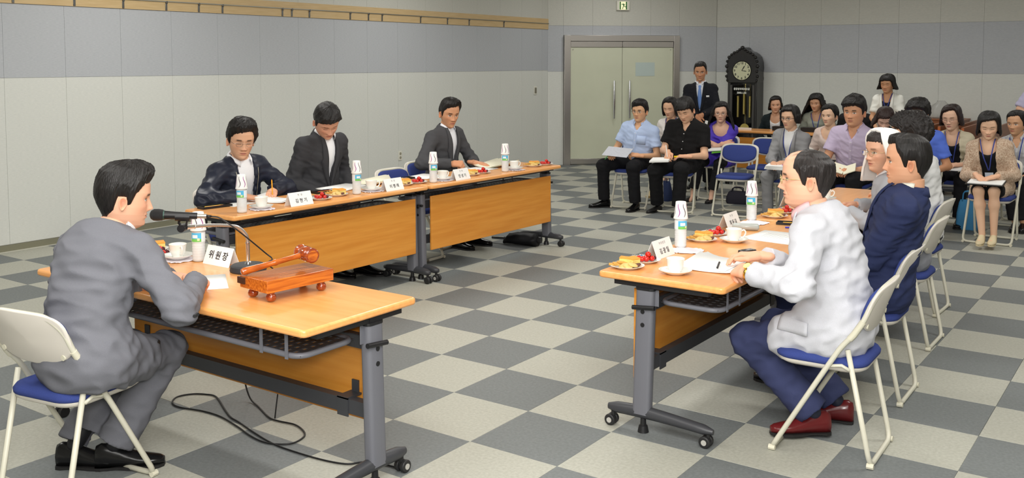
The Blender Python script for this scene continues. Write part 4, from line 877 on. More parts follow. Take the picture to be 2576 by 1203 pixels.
def make_head(P, hi):
    nt, nu = (150, 130) if hi == 2 else ((96, 84) if hi == 1 else (64, 56))
    t = np.linspace(0, 1, nt, endpoint=False); th = 2*pi*t; th = th-0.52*np.sin(th)          # denser at the front
    s = np.linspace(0, 1, nu); uu = np.interp(s, [0, .06, .3, .9, 1], [.118, .112, .06, -.125, -.165])
    U, T = np.meshgrid(uu, th, indexing='ij')
    fat = P.get('fat', 1.0); r = head_row(U, T, fat, P.get('jaw', 1.0))
    l = r*np.sin(T); f = r*np.cos(T)
    fw = np.clip((np.cos(T)-.15)/.35, 0, 1)*np.clip((U+.125)/.02, 0, 1)
    l = np.where(np.abs(l) < 1, l, l); f = f+face_disp(l, U, P)*fw
    # ears are added as their own islands; colour
    sk = np.array(lin(P.get('skin', (222, 176, 146)))); C = np.tile(sk, (nu, nt, 1)); V = np.stack([l, f, U], -1); al = np.abs(l)
    def mix(w, c):
        nonlocal C
        w = np.clip(w, 0, 1)[..., None]*fw[..., None]; C = C*(1-w)+np.array(c)*w
    mix(.30*gauss(al-.045, .016)*gauss(U+.028, .018), sk*np.array([1.02, .70, .64])); mix(.3*gauss(l, .012)*gauss(U+.036, .012), sk*np.array([1.0, .70, .64]))
    lip = np.array(lin(P.get('lip', (190, 108, 98))))
    lw = gauss(l, .0165)*gauss(U+.067, .0058); mix(np.clip(lw*2.6-.75, 0, 1)*.85, lip); mix(gauss(U+.0665, .0014)*np.clip((.023-al)/.006, 0, 1)*.8, sk*.22)
    mix(gauss(al-.011, .003)*gauss(U+.0455, .0022)*.7, sk*.2)
    hair = np.array(lin(P.get('brow', (40, 32, 28))))
    by = .0215-.06*np.maximum(al-.042, 0)-.14*np.maximum(.024-al, 0)
    mix(np.clip(1.25*gauss(U-by, .0032)*np.clip((al-.0145)/.006, 0, 1)*np.clip((.051-al)/.008, 0, 1), 0, .9)*P.get('browk', 1), hair)
    op = P.get('eye', 1.0)                              # 1 open, 0 shut
    ea = (al-.0315)/.0145; top = .0015+op*.0052*np.sqrt(np.clip(1-ea**2, 0, 1)); bot = -.0022-.0022*np.sqrt(np.clip(1-ea**2, 0, 1)); bot = np.where(op < .2, -.0045, bot); top = np.where(op < .2, -.0040, top)
    ins = (np.abs(ea) < 1) & (U < top) & (U > bot)
    if op >= .2:
        C[ins & (fw > .5)] = np.array(lin((222, 214, 206)))
        gz = P.get('gaze', 0.0); C[(np.hypot(l-np.sign(l)*.0315-gz, U-.0005) < .0056) & ins & (fw > .5)] = np.array(lin((30, 22, 18)))
    mix(gauss(U-top-.0008, .0013)*np.clip((1.1-np.abs(ea))/.2, 0, 1)*.95, np.array(lin((28, 22, 20))))
    mix(gauss(U-bot+.0005, .001)*np.clip((1-np.abs(ea))/.2, 0, 1)*.35, sk*.3)
    mix(gauss(U-top-.0055, .001)*np.clip((1-np.abs(ea))/.3, 0, 1)*.4, sk*.35)
    # scalp under the hair
    if P.get('scalp', 1):
        sc = np.array(lin(P.get('scalpc', (52, 42, 38)))); w = np.clip((U-P.get('scalpu', P.get('hair', {}).get('fringe', .06)+.006))/.012, 0, 1)*P.get('scalp', 1)*np.ones_like(T)
        if P.get('thin'):
            q_ = np.stack([l*3.0, f*.5, U*.8], -1); w = np.clip((U-.070)/.03, 0, 1)*np.clip((.045-f)/.075+1.0*wob(q_, 60, 2)*np.clip((.085-f)/.05, 0, 1), 0, .93)
        dT = np.abs(T-pi); w = np.maximum(w, np.clip((1.40-dT)/.12, 0, 1)*np.clip((U-np.interp(dT, [0, .8, 1.15, 1.45], [-.06, -.04, .02, .03]))/.012, 0, 1)*np.clip((.10-U)/.02, 0 if not P.get('thin') else -0., 1))
        C = C*(1-w[..., None])+sc*w[..., None]
    if P.get('fem'): V[..., 2] = np.where(U < 0, U*(1-.075*np.clip(-U/.05, 0, 1)), U)
    V = V.reshape(-1, 3); C = C.reshape(-1, 3)
    i, j = np.meshgrid(np.arange(nu-1), np.arange(nt), indexing='ij'); j2 = (j+1) % nt
    Q = np.stack([i*nt+j, (i+1)*nt+j, (i+1)*nt+j2, i*nt+j2], -1).reshape(-1, 4)
    # ears
    Vs, Qs, Cs = [V], [Q], [C]; base = len(V)
    ne, me = (20, 9) if hi else (12, 6)
    for sg in (1, -1):
        a = np.linspace(0, 2*pi, ne, endpoint=False); rho = np.linspace(0, 1, me)
        A, Rr = np.meshgrid(a, rho, indexing='xy')
        ev = np.cos(A)*.029*(1-.12*np.sin(A))-.001; ef = np.sin(A)*.0155*(1+.35*np.cos(A))
        prof = np.interp(Rr, [0, .35, .6, .78, .92, 1], [.004, .003, .009, .015, .013, .000])
        scl = np.interp(Rr, [0, .92, 1], [0, 1.0, .86])
        ext = prof*.85+.006*(-np.sin(A)*.5+.4)*scl                       # flares out at the back
        L = sg*(np.interp(0, HU, HW)*(1+(fat-1)*.4)-.002+ext); Fd = -.010+ef*scl-.006*np.cos(A)*scl*0; Ud = -.016+ev*scl
        ve = np.stack([L, Fd, Ud], -1).reshape(-1, 3); ii, jj = np.meshgrid(np.arange(me-1), np.arange(ne), indexing='ij'); j2 = (jj+1) % ne
        q = np.stack([ii*ne+jj, (ii+1)*ne+jj, (ii+1)*ne+j2, ii*ne+j2], -1).reshape(-1, 4)
        if sg > 0: q = q[:, ::-1]
        cc = np.tile(sk*np.array([1, .86, .82]), (len(ve), 1)); cc[(Rr.reshape(-1) < .4)] *= .72
        Vs.append(ve); Qs.append(q+base); Cs.append(cc); base += len(ve)
    return np.concatenate(Vs), np.concatenate(Qs), np.concatenate(Cs)
def hair_shell(P, hi):
    """hair grows from the crown along meridians of the skull; below the widest part long hair hangs free"""
    H = P['hair']; st = H.get('style', 'short'); nt, ns = (168, 56) if hi == 2 else ((110, 36) if hi == 1 else (72, 26))
    sd = H.get('seed', 1); th = np.linspace(-pi, pi, nt, endpoint=False); a = np.abs(th)*180/pi
    q1 = np.stack([np.cos(th)*3, np.sin(th)*3, np.full(nt, sd*1.7)], -1); jag = wob(q1, 3.2, sd % 5); jag2 = wob(q1, 9, (sd+2) % 5)
    side = H.get('part', 0.3)
    fr = H.get('fringe', .068)
    if st == 'short':
        bd = np.interp(a, [0, 25, 42, 55, 66, 76, 84, 90, 112, 122, 150, 180], [fr, fr, fr-.004+H.get('temple', 0), .045+H.get('temple', 0)*.8, .028, -.018, -.024, .012, .012, -.045, -.078, -.082])
        L = bd; hang = np.zeros(nt)
    else:
        ln = H.get('len', -.11); fa = H.get('face', 46)
        bd = np.interp(a, [0, fa-12, fa, fa+10, fa+22, 180], [fr, fr-.006, min(fr-.02, .035), -.02, ln+.02, ln])
        hang = np.clip((a-fa-4)/10, 0, 1)
    bd = bd+.0045*jag2*np.where(a < 60, H.get('jag', 1), .4)+np.clip((62-a)/25, 0, 1)*.020*side*np.sin(th*1.7+.35)*H.get('dirn', 1)
    s = np.linspace(0, 1, ns); Sx, T = np.meshgrid(s, th, indexing='ij'); BD = np.tile(bd, (ns, 1)); A = np.tile(a, (ns, 1))
    top = .118
    if 'top' in H: top = H['top']
    u = BD+(top-BD)*np.cos(Sx*pi/2)**1.15 if st == 'short' else np.where(BD > 0, BD+(top-BD)*np.cos(Sx*pi/2)**1.15, np.where(Sx < .5, top*np.cos(Sx*pi), 0)+np.where(Sx >= .5, BD*(Sx-.5)*2, 0))
    r = head_row(np.clip(u, -.115, .118), T, P.get('fat', 1)); rmax = head_row(np.full_like(u, .03), T, P.get('fat', 1))
    HG = np.tile(hang, (ns, 1))
    r = np.where(u < .02, r*(1-HG)+HG*(np.maximum(rmax*1.0, r)+H.get('flare', .0)*np.clip((.02-u)/.12, 0, 2)-.012*np.clip((-.06-u)/.06, 0, 1)*H.get('tuck', 1)), r)
    tk = np.interp(A, [0, 40, 70, 110, 180], [H.get('tf', .020), H.get('tf', .020), H.get('ts', .012), H.get('ts', .012), H.get('tb', .014)])
    tt = H.get('tt', .022); tk = np.where(Sx < .5, tt+(tk-tt)*np.clip(Sx/.5, 0, 1), tk)
    el_ = np.where(A < 58, (.34 if fr > .058 else .12), .30); edge = np.clip((1-Sx)/el_, 0, 1)**.75 if st == 'short' else np.maximum(np.clip((1-Sx)/.12, 0, 1)**.6, HG*.85)
    sw = H.get('swirl', .8); q = np.stack([np.cos(T+Sx*sw)*2.2, np.sin(T+Sx*sw)*2.2, Sx*H.get('curl', .35)+sd], -1)
    cl = (wob(q, 11, sd % 5)*.55+wob(q, 26, (sd+1) % 5)*.45)*np.clip(Sx/.3, 0, 1)
    tk = np.where((HG > .2) & (u < .03), np.maximum(tk, H.get('th', .020)), tk)
    tk = tk*edge*(1+H.get('clump', .35)*.55*cl)+.0012
    tk = tk*(1+H.get('lump', .16)*wob(np.stack([np.cos(T)*1.3, np.sin(T)*1.3, u*9+sd], -1), 2.6, (sd+3) % 5))
    if 'amin' in H: tk = tk*np.maximum(np.clip((H['topf']-u)/.05, 0.0, 1), np.clip((A-100)/30, 0, .5))*np.clip((A-H['amin'])/20, 0, 1)+.0008
    n_u = np.clip((u-.0)/.118, 0, 1); pole = np.clip(Sx/.07, 0.02, 1)**.5
    V = np.stack([(r+tk*np.sqrt(1-n_u**2*.85))*np.sin(T)*pole, (r+tk*np.sqrt(1-n_u**2*.85))*np.cos(T)*pole, u+tk*n_u], -1)
    V[..., 0] += side*.006*n_u
    keep = None
    i, j = np.meshgrid(np.arange(ns-1), np.arange(nt), indexing='ij'); j2 = (j+1) % nt
    Q = np.stack([i*nt+j, (i+1)*nt+j, (i+1)*nt+j2, i*nt+j2], -1).reshape(-1, 4)
    if 'amin' in H:                                     # bald on top and in front
        am = np.abs(T[:-1])*180/pi; Q = Q[(am >= H['amin']).reshape(-1)]
    # inner side
    Vi = np.stack([r*.97*np.sin(T), r*.97*np.cos(T), u-.002], -1)
    if st != 'short': Vi[..., :2] = np.where((u < .02)[..., None], V[..., :2]*(1-.014/np.maximum(np.hypot(V[..., 0], V[..., 1]), .03))[..., None], Vi[..., :2])
    n0 = V.shape[0]*V.shape[1]; k = (ns-1)*nt
    jj = np.arange(nt); rim = np.stack([k+jj, n0+k+jj, n0+k+(jj+1) % nt, k+(jj+1) % nt], -1)
    if 'amin' in H: rim = rim[a >= H['amin']]
    Q = np.concatenate([Q, Q[:, ::-1]+n0, rim])
    cc = np.stack([np.cos(T), np.sin(T), Sx], -1).reshape(-1, 3)
    return np.concatenate([V.reshape(-1, 3), Vi.reshape(-1, 3)]), Q, np.concatenate([cc, cc])
def hair_mat(rgb=(24, 21, 20), curl=0):
    """strands run from the crown to the tips"""
    n = 'hair_%d_%d_%d_%d' % (rgb+(int(curl*10),))
    if n in _M: return _M[n]
    m = bpy.data.materials.new(n); m.use_nodes = True; nt = m.node_tree; b = nt.nodes['Principled BSDF']; _M[n] = m
    a = nt.nodes.new('ShaderNodeAttribute'); a.attribute_name = 'Col'; mp = nt.nodes.new('ShaderNodeMapping'); mp.inputs['Scale'].default_value = (17, 17, 1.6+curl)
    nt.links.new(a.outputs['Color'], mp.inputs[0]); no = nt.nodes.new('ShaderNodeTexNoise'); no.inputs['Scale'].default_value = 2.2; no.inputs['Detail'].default_value = 6; no.inputs['Distortion'].default_value = .25+curl*.2
    nt.links.new(mp.outputs[0], no.inputs['Vector']); r = nt.nodes.new('ShaderNodeValToRGB'); nt.links.new(no.outputs['Fac'], r.inputs[0]); c = lin(rgb)
    r.color_ramp.elements[0].position = .35; r.color_ramp.elements[1].position = .72; r.color_ramp.elements[0].color = tuple(v*.5 for v in c)+(1,); r.color_ramp.elements[1].color = tuple(v*1.7+.004 for v in c)+(1,)
    nt.links.new(r.outputs[0], b.inputs['Base Color']); bp = nt.nodes.new('ShaderNodeBump'); bp.inputs['Strength'].default_value = .8; bp.inputs['Distance'].default_value = .003
    nt.links.new(no.outputs['Fac'], bp.inputs['Height']); nt.links.new(bp.outputs[0], b.inputs['Normal']); b.inputs['Roughness'].default_value = .42; b.inputs['Specular IOR Level'].default_value = .35
    return m
SKIN = vcol_mat('skin', .52, .35)
# ---- hands
def hand_field(F, wr, d, n, side, pose='flat', k=1.0):
    """wr wrist, d towards the fingers, n out of the back of the hand; side +1 left hand, -1 right hand"""
    d = nrm(d); n = nrm(n-d*np.dot(n, d)); x = np.cross(d, n)*side           # x towards the thumb
    curl = dict(flat=(.12, .18, .15), rest=(.35, .5, .3), grip=(.75, .95, .6), fist=(1.25, 1.5, .9), pen=(.6, 1.0, .5))[pose]
    w = lambda a, b, c: wr+k*(d*a+x*b+n*c)
    F.rc(wr-d*.03*k, w(.02, 0, 0), .027*k, .028*k, .02, n, 1.35)
    for b in (-.026, -.009, .009, .026): F.rc(w(.022, b*.7, 0), w(.088-abs(b-.005)*.22, b, .001), .0155*k, .0125*k, .014)
    for b, L in ((.029, .068), (.0095, .078), (-.0105, .072), (-.029, .056)):
        p = w(.088-abs(b-.005)*.25, b, .001); ang = 0; r = .0098; sp = b*.22 if pose == 'flat' else b*.05
        for q, (c, fr) in enumerate(zip(curl, (.45, .31, .24))):
            ang += c; e = p+k*L*fr*(d*math.cos(ang)-n*math.sin(ang)+x*sp*.8); F.rc(p, e, r*k, (r-.0011)*k, .005); p = e; r -= .0011
    p = w(.022, .02, -.006); t1 = w(.052, .045, -.016); c = 1 if pose in ('flat', 'rest') else 0
    t2 = w(.080, .056 if c else .036, -.02 if c else -.034); t3 = w(.102, .058 if c else .016, -.022 if c else -.04)
    F.rc(p, t1, .0165*k, .0135*k, .014); F.rc(t1, t2, .012*k, .0105*k, .006); F.rc(t2, t3, .0104*k, .0085*k, .005)
def ik(a, b, l1, l2, hint):
    d = b-a; L = np.linalg.norm(d); D = nrm(d); L2 = min(max(L, abs(l1-l2)+.01), l1+l2-.002); x = (l1*l1-l2*l2+L2*L2)/(2*L2)
    h = math.sqrt(max(l1*l1-x*x, 0)); hv = nrm(hint-D*np.dot(hint, D)); return a+D*x+hv*h
def shoe(parent, ank, d, m, kind='dress', k=1.0, name='shoe'):
    """ank = ankle point over the floor"""
    d = nrm([d[0], d[1], 0]); x = np.array([d[1], -d[0], 0]); b = MB(); hz = ank[2]
    o = np.array([ank[0], ank[1], max(hz-.095*k, 0.0)]); heel = .055 if kind in ('pump',) else .022
    prof = [(-.075, .014, .060), (-.070, .026, .082), (-.05, .031, .092), (-.02, .032, .088), (.02, .034, .075), (.06, .040, .058), (.10, .045, .046), (.14, .042, .038), (.17, .030, .033), (.187, .012, .026)]
    if kind != 'dress': prof = [(a, w_*.88, (h*.72 if a > -.03 else h*.55)) for a, w_, h in prof]
    rings = []
    for a, w_, h in prof:
        lift = heel*np.clip((.09-a)/.14, 0, 1) if kind == 'pump' else 0.0
        c = o+d*a*k; rings.append([c+x*w_*k*math.cos(t)*(1 if math.sin(t) < .3 else .86)+np.array([0, 0, max(0.002, (lift+.012+h*k*.5+h*k*.5*math.sin(t))) if math.sin(t) > -.6 else lift+.010]) for t in [2*pi*q/14 for q in range(14)]])
    b.loft(rings); s = b.build(name, m, parent, smooth=True)
    so = MB(); rr = []
    for a, w_, h in prof:
        lift = heel*np.clip((.09-a)/.14, 0, 1) if kind == 'pump' else 0.0
        c = o+d*a*k; g = w_*k*(1.05 if kind != 'pump' else .86); z0 = 0.0 if (a < -.02 or a > .03) else .006
        if kind == 'pump' and a > -.04: z0 = lift
        rr.append([c+x*g+np.array([0, 0, z0]), c+x*g+np.array([0, 0, lift+.013]), c-x*g+np.array([0, 0, lift+.013]), c-x*g+np.array([0, 0, z0])])
    so.loft(rr); so.build('sole', mat('shoe_sole', (28, 27, 27), .6) if kind != 'pump' else m, s)
    return s
PEOPLE = []
def person(label, hip, face, head, look=(0, 0, 0), hands=None, feet=None, elbows=None, top=None, bottom=None, P=None, k=1.0, kh=None, q=0, female=False, stand=False, hpose=('rest', 'rest'), hnorm=None, hdir=None, shoes=None, knees=None, bow=.0, twist=0.0, glasses=None, lanyard=None, tie=None, shk=1.0):
    """hip: pelvis centre; face: heading in degrees; head: centre of the head; look: (heading, pitch, roll) of the face, pitch > 0 looks down"""
    P = dict(P or {})
    if female:
        for k_, v_ in dict(jaw=.92, nose=.80, browk=.62, age=.15, lip=(184, 88, 84), fat=.97, fem=1).items(): P.setdefault(k_, v_)
    hd = math.radians(face); fw = np.array([math.cos(hd), math.sin(hd), 0]); lf = np.array([-fw[1], fw[0], 0]); up = np.array([0, 0, 1.0])
    kh = kh or k; hip = np.array(hip, float); head = np.array(head, float)
    root = thing('person', label, 'person', (hip[0], hip[1], 0), 0); O = np.array([hip[0], hip[1], 0])
    hip = hip-O; head = head-O; rel = lambda v: np.array(v, float)-O
    # ---- spine
    ly, lp, lr = (math.radians(v) for v in look)
    hf0 = np.array([math.cos(ly), math.sin(ly), 0]); hl = np.array([-hf0[1], hf0[0], 0])
    hf = hf0*math.cos(lp)-up*math.sin(lp); hu = hf0*math.sin(lp)+up*math.cos(lp)
    hl, hu = hl*math.cos(lr)+hu*math.sin(lr), hu*math.cos(lr)-hl*math.sin(lr)
    lean0 = nrm(head-hip); N = head-kh*(.106*hu+(.026+P.get('neck', 0))*nrm(up*.5+lean0*.5))-hf*.022*kh
    td = nrm(N-hip); tf = nrm(fw-td*np.dot(fw, td)); tl = np.cross(td, tf)
    tw = math.radians(twist); tls = tl*math.cos(tw)+tf*math.sin(tw); tfs = np.cross(tls, td)
    L = np.linalg.norm(N-hip); axs = np.array([tl, tf, td]); axc = np.array([tls, tfs, td])
    wk = k*shk*(.90 if female else 1.0)
    pel = hip; abd = hip+td*L*.34-tf*bow*.6; che = hip+td*L*.70-tf*bow
    shw = (.162 if not female else .143)*k*shk; sc = N-td*.070*k-tfs*.012
    shj = [sc+tls*shw*s_-td*.016*k for s_ in (1, -1)]
    # ---- limbs
    hands = hands or [None, None]; H = []; E = []
    for i, s_ in enumerate((1, -1)):
        if hands[i] is None: h = hip+tf*.25*k+lf*s_*.14*k+up*.10*k
        else: h = rel(hands[i])
        el_h = (elbows[i] if elbows and elbows[i] is not None else (-.5, .55, -.75)); hint = fw*el_h[0]+lf*s_*el_h[1]+up*el_h[2]
        e = ik(shj[i], h, .285*k, .255*k, hint)
        mx = shj[i]+nrm(h-shj[i])*min(np.linalg.norm(h-shj[i]), .535*k); h = mx; H.append(h); E.append(e)
    hipj = [pel+lf*.085*k*s_-up*.02 for s_ in (1, -1)]; A = []; K = []
    for i, s_ in enumerate((1, -1)):
        if feet and feet[i] is not None: a = rel(feet[i])
        elif stand: a = np.array([0, 0, 0])+lf*.10*s_*k+up*.095
        else: a = np.array([0, 0, 0])+fw*(.40*k)+lf*.11*s_*k+up*.095
        kn = (knees[i] if knees else (1, .12, .8 if not stand else .0)); hint = fw*kn[0]+lf*s_*kn[1]+up*kn[2]
        A.append(a); K.append(ik(hipj[i], a, .415*k, .405*k, hint))
    skin = np.array(lin(P.get('skin', (222, 176, 146))))
    fatb = P.get('belly', 0.0)
    # ---- skin
    B = Field()
    B.el(pel, axs, (.145*wk, .10*k, .11*k), .06).el(abd, axs, (.125*wk, .09*k, .15*k), .06).el(che, axc, (.145*wk, .098*k, .16*k), .06)
    B.rc(shj[0], shj[1], .046*k, .046*k, .05)
    nb = .05*kh*(1.0 if not female else .84)*(1+(P.get('fat', 1)-1)*.7); B.rc(N-td*.05, head-hu*.075*kh-hf*.018*kh, nb*1.12, nb, .035)
    for i in (0, 1):
        B.rc(shj[i], E[i], .046*wk, .038*wk, .04); B.rc(E[i], H[i], .037*wk, .0255*wk, .02)
        B.rc(hipj[i], K[i], .072*wk, .05*wk, .05); m_ = K[i]*.68+A[i]*.32-nrm(tf)*.008; B.rc(K[i], m_, .05*wk, .05*wk, .03); B.rc(m_, A[i], .05*wk, .032*wk, .03)
        if shoes and shoes[1] in ('pump', 'sandal'): B.rc(A[i]-up*.045, A[i]+nrm(fw)*.13*k-up*.075, .03*k, .022*k, .03)
    hgt = .0085 if q == 2 else (.010 if q == 1 else .0125)
    lo, hi = B.bounds(); lo -= .03; hi += .03; D, ax = B.grid(lo, hi, hgt); V, Q = surf_nets(D, lo, hgt)
    Vs, Qs, Cs = [V], [Q], [np.tile(skin, (len(V), 1))]; base = len(V)
    if shoes and shoes[1] not in ('pump', 'sandal'):
        Cs[0][V[:, 2] < .30] = np.array(lin(P.get('sock', (30, 30, 34))))
    hv, hq, hc = make_head(P, q); hv = head+(hv[:, :1]*hl+hv[:, 1:2]*hf+hv[:, 2:3]*hu)*kh*1.0
    Vs.append(hv); Qs.append(hq+base); Cs.append(hc); base += len(hv)
    hh = .0036 if q == 2 else (.0042 if q == 1 else .0052)
    for i, s_ in enumerate((1, -1)):
        if hpose[i] is None: continue
        HFld = Field(); fd = nrm(H[i]-E[i])
        d = np.array(hdir[i], float) if hdir and hdir[i] is not None else fd
        n = np.array(hnorm[i], float) if hnorm and hnorm[i] is not None else up*.9+lf*s_*.3
        hand_field(HFld, H[i], d, n, s_, hpose[i], k*(.93 if female else 1.02))
        lo, hi = HFld.bounds(); lo -= .012; hi += .012; D, ax = HFld.grid(lo, hi, hh); v, f_ = surf_nets(D, lo, hh)
        Vs.append(v); Qs.append(f_+base); Cs.append(np.tile(skin*np.array([1.02, .93, .9]), (len(v), 1))); base += len(v)
    body = mesh_np('body', np.concatenate(Vs), np.concatenate(Qs), SKIN, root, True, np.concatenate(Cs))
    # ---- hair
    if P.get('hair'):
        v, f_, hc_ = hair_shell(P, q); v = head+(v[:, :1]*hl+v[:, 1:2]*hf+v[:, 2:3]*hu)*kh
        ho = mesh_np(P['hair'].get('name', 'hair'), v, f_, P['hair'].get('mat') or hair_mat(P['hair'].get('rgb', (24, 21, 20)), P['hair'].get('curl', .35) if P['hair'].get('curl', 0) > 1 else 0), root, True, hc_)
        if P.get('veil'):
            v, f_, hc_ = hair_shell(dict(P, hair=P['veil']), q); v = head+(v[:, :1]*hl+v[:, 1:2]*hf+v[:, 2:3]*hu)*kh; mesh_np('veil', v, f_, fabric('veil_cloth', (244, 243, 240), .8), root, True)
    # ---- clothes
    T = dict(kind='shirt', sleeve=1.0, rgb=(200, 200, 200), loose=1.0, hem=.06, V=None, inner=None, collar=None, lapel=False, wr=1.0)
    T.update(top or {}); lo_ = T['loose']; e0 = .016*lo_
    G = Field()
    G.el(pel+td*.01, axs, (.150*wk+e0+fatb*.6, .106*k+e0+fatb, .125*k+e0), .05).el(abd, axs, ((.150 if not female else .134)*wk+e0+fatb*.7, (.112 if not female else .10)*k+e0+fatb, .18*k), .06).el(che, axc, (.154*wk+e0, .105*k+e0, .165*k+e0), .06)
    if female:
        for s_ in (1, -1): G.el(che+tls*.062*k*s_+tfs*.075*k-td*.015*k, axc, (.055*k, .05*k, .055*k), .05)
    pad = .047*k+e0*.7; G.rc(shj[0]+td*.006, shj[1]+td*.006, pad, pad, .05); G.rc(sc+td*.012, N-td*(.034 if T['collar'] is None or T['V'] else .052), .072*k, .048*k, .05)
    if T['lapel']: G.rc(N-td*.055-tfs*.008, N-td*.004-tfs*.014, .068*k, .064*kh, .04)
    ar = .046*wk+e0*.75
    ntor = len(G.p); slv = T['sleeve']; ends = []; SL = []
    for i in (0, 1):
        if slv > .62:
            w_ = E[i]+(H[i]-E[i])*min(1.0, (slv-.55)/.45); G.rc(shj[i], E[i], ar*1.06, ar*.90, .045); SL.append(Field().rc(E[i], w_+nrm(w_-E[i])*.03, ar*.90, T.get('cuff', .037*wk+e0*.55), .03)); ends.append((w_, nrm(w_-E[i])))
        elif slv > 0:
            w_ = shj[i]+(E[i]-shj[i])*slv/.55; SL.append(Field().rc(shj[i], w_+nrm(w_-shj[i])*.04, ar*1.08, ar*1.12, .045)); ends.append((w_, nrm(w_-shj[i])))
    hem = T['hem']                                       # how far below the pelvis centre the garment reaches
    if hem > .10 and not stand:
        for i in (0, 1): G.rc(hipj[i]+up*.012, hipj[i]*.50+K[i]*.50, .090*k+e0, .078*k+e0, .06)
        G.el(pel-up*.01+fw*.02, np.array([lf, fw, up]), (.168*wk+e0, .125*k+e0, .15*k), .06)
    elif stand and hem > .1: G.rc(pel, pel-up*hem, .125*k+e0, .135*k+e0, .06, tf, 1.25)
    ALL = Field(); ALL.p = G.p+[q_ for f_ in SL for q_ in f_.p]; TOR = Field(); TOR.p = G.p[:ntor]
    if hem > .10 and not stand: TOR.p = TOR.p+G.p[-3:]
    lo, hi = ALL.bounds(); lo -= .03; hi += .03; D, ax = G.grid(lo, hi, hgt)
    X = np.stack(np.meshgrid(*ax, indexing='ij'), -1)
    hemcut = (hip[2]-hem-T.get('drop', .22)*np.clip((X-hip)@fw-.02, 0, .22))-X[..., 2] if hem > .10 and not stand else -((X-hip)@td)-hem
    D = np.maximum(D, hemcut)
    for (w_, dd), Sf in zip(ends, SL):                   # each sleeve ends in a flat cuff
        Ds, _ = Sf.grid(lo, hi, hgt); Ds = np.maximum(Ds, (X-w_)@dd); D = Field.smin(D, Ds, .035)
    la = (X-N)@tls; lsd = -((X-N)@td); lb = (X-N)@tfs
    nk = nb*1.12+.005
    if T['lapel']: D = np.maximum(D, -lsd-.020)
    VV = T['V'] or ((T['open'], .054) if T.get('open') else None)
    if VV:
        Vd, V0 = VV[:2]; lowo = VV[2] if len(VV) > 2 else 0.0
        wv = V0*np.clip(1-lsd/Vd, 0, 1)**(.85)+lowo*np.clip(lsd/Vd, 0, 1)
        if len(VV) > 2: wv = np.where(lsd > 0, V0+(lowo-V0)*np.clip(lsd/Vd, 0, 1), V0)
        carve = np.maximum((np.abs(la)-wv)*.93, -(lb+.01)); 
        if len(VV) <= 2: carve = np.maximum(carve, (lsd-Vd))
        I = Field(); e1 = .003; I.el(pel, axs, (.140*wk+fatb*.6, .094*k+fatb, .12*k), .06).el(abd, axs, (.120*wk+fatb*.7, .084*k+fatb, .16*k), .06).el(che, axc, (.138*wk, .090*k, .16*k), .06).rc(shj[0], shj[1], .044*k, .044*k, .05).rc(sc, N-td*.045, .066*k, .046*k, .05)
        Di, _ = I.grid(lo, hi, hgt)
        if T.get('iscoop'): Di = np.maximum(Di, -(np.sqrt(la**2+(lsd*.8)**2)-T['iscoop']-.012))
        D = np.minimum(np.maximum(D, -carve), np.maximum(Di, -((X-hip)@td)-.05))
    neckd = np.linalg.norm((X-(N+td*.02))-np.multiply.outer((X-(N+td*.02))@td, td), axis=-1)
    if T.get('scoop'): D = np.maximum(D, -(np.sqrt(la**2+((lsd-.0)*.8)**2+np.minimum(lb-.02, 0)**2*3)-T['scoop']))
    V, Q = surf_nets(D, lo, hgt)
    def crease(V, Q, amp, joints):
        n = vnorm(V, Q); a = np.full(len(V), amp*.75)
        for j, r in joints: a += amp*np.exp(-(np.linalg.norm(V-j, axis=1)/r)**2)
        st = np.stack([V@tl*.55+V@td*.5, V@tf*.55, V@td*1.25], -1); w1 = 1-np.abs(wob(st, 44, len(label) % 4)); w2 = wob(st, 80, (len(label)+1) % 4)
        return V+n*np.clip(a*(w1*1.2-.75+w2*.35), -.012, .006)[:, None]
    jn = [(E[0], .10), (E[1], .10), (abd, .13), (shj[0]-td*.10, .08), (shj[1]-td*.10, .08)]
    tm = T.get('mat') or fabric('cloth_%d_%d_%d' % tuple(T['rgb']), T['rgb'], T.get('rough', .85), sheen=T.get('sheen', 0))
    tname = T.get('name', 'jacket' if T['lapel'] else 'shirt')
    tops = mesh_np(tname, crease(V, Q, .0062*T['wr'], jn), Q, tm, root, True)
    Gat = lambda p: G.at(p)
    def onto(a, s_, off=.003, fld=None, back=.40):
        """points of the chest front at lateral a, distance s_ below the neck"""
        a = np.atleast_1d(np.array(a, float)); s_ = np.atleast_1d(np.array(s_, float)); p = N+a[:, None]*tls-s_[:, None]*td+tfs*back
        for _ in range(26):
            d_ = (fld or TOR).at(p)-off; p = p-tfs*(np.clip(d_, -.02, .10)*.85)[:, None]
        return p
    IN = None
    if T['V']:
        J = Field(); e1 = .011; J.el(pel, axs, (.145*wk+e1+fatb*.6, .10*k+e1+fatb, .12*k), .06).el(abd, axs, (.128*wk+e1+fatb*.7, .092*k+e1+fatb, .16*k), .06).el(che, axc, (.146*wk+e1, .098*k+e1, .16*k+e1*.4), .06).rc(shj[0], shj[1], .044*k+e1*.6, .044*k+e1*.6, .05).rc(sc+td*.008, N-td*.034, .070*k+e1, .048*k+e1*.6, .05)
        if female:
            for s_ in (1, -1): J.el(che+tls*.06*k*s_+tfs*.068*k-td*.015*k, axc, (.05*k, .045*k, .05*k), .05)
        D2, ax2 = J.grid(lo, hi, hgt); D2 = np.maximum(D2, -((X-hip)@td)-.04); D2 = np.maximum(D2, -(lb+.0))
        if T.get('iscoop'): D2 = np.maximum(D2, -(np.sqrt(la**2+(lsd*.8)**2)-T['iscoop']))
        v2, q2 = surf_nets(D2, lo, hgt); im = fabric('cloth_%d_%d_%d' % tuple(T['inner']), T['inner'], .8)
        inner = mesh_np(T.get('iname', 'shirt'), v2, q2, im, root, True); IN = J
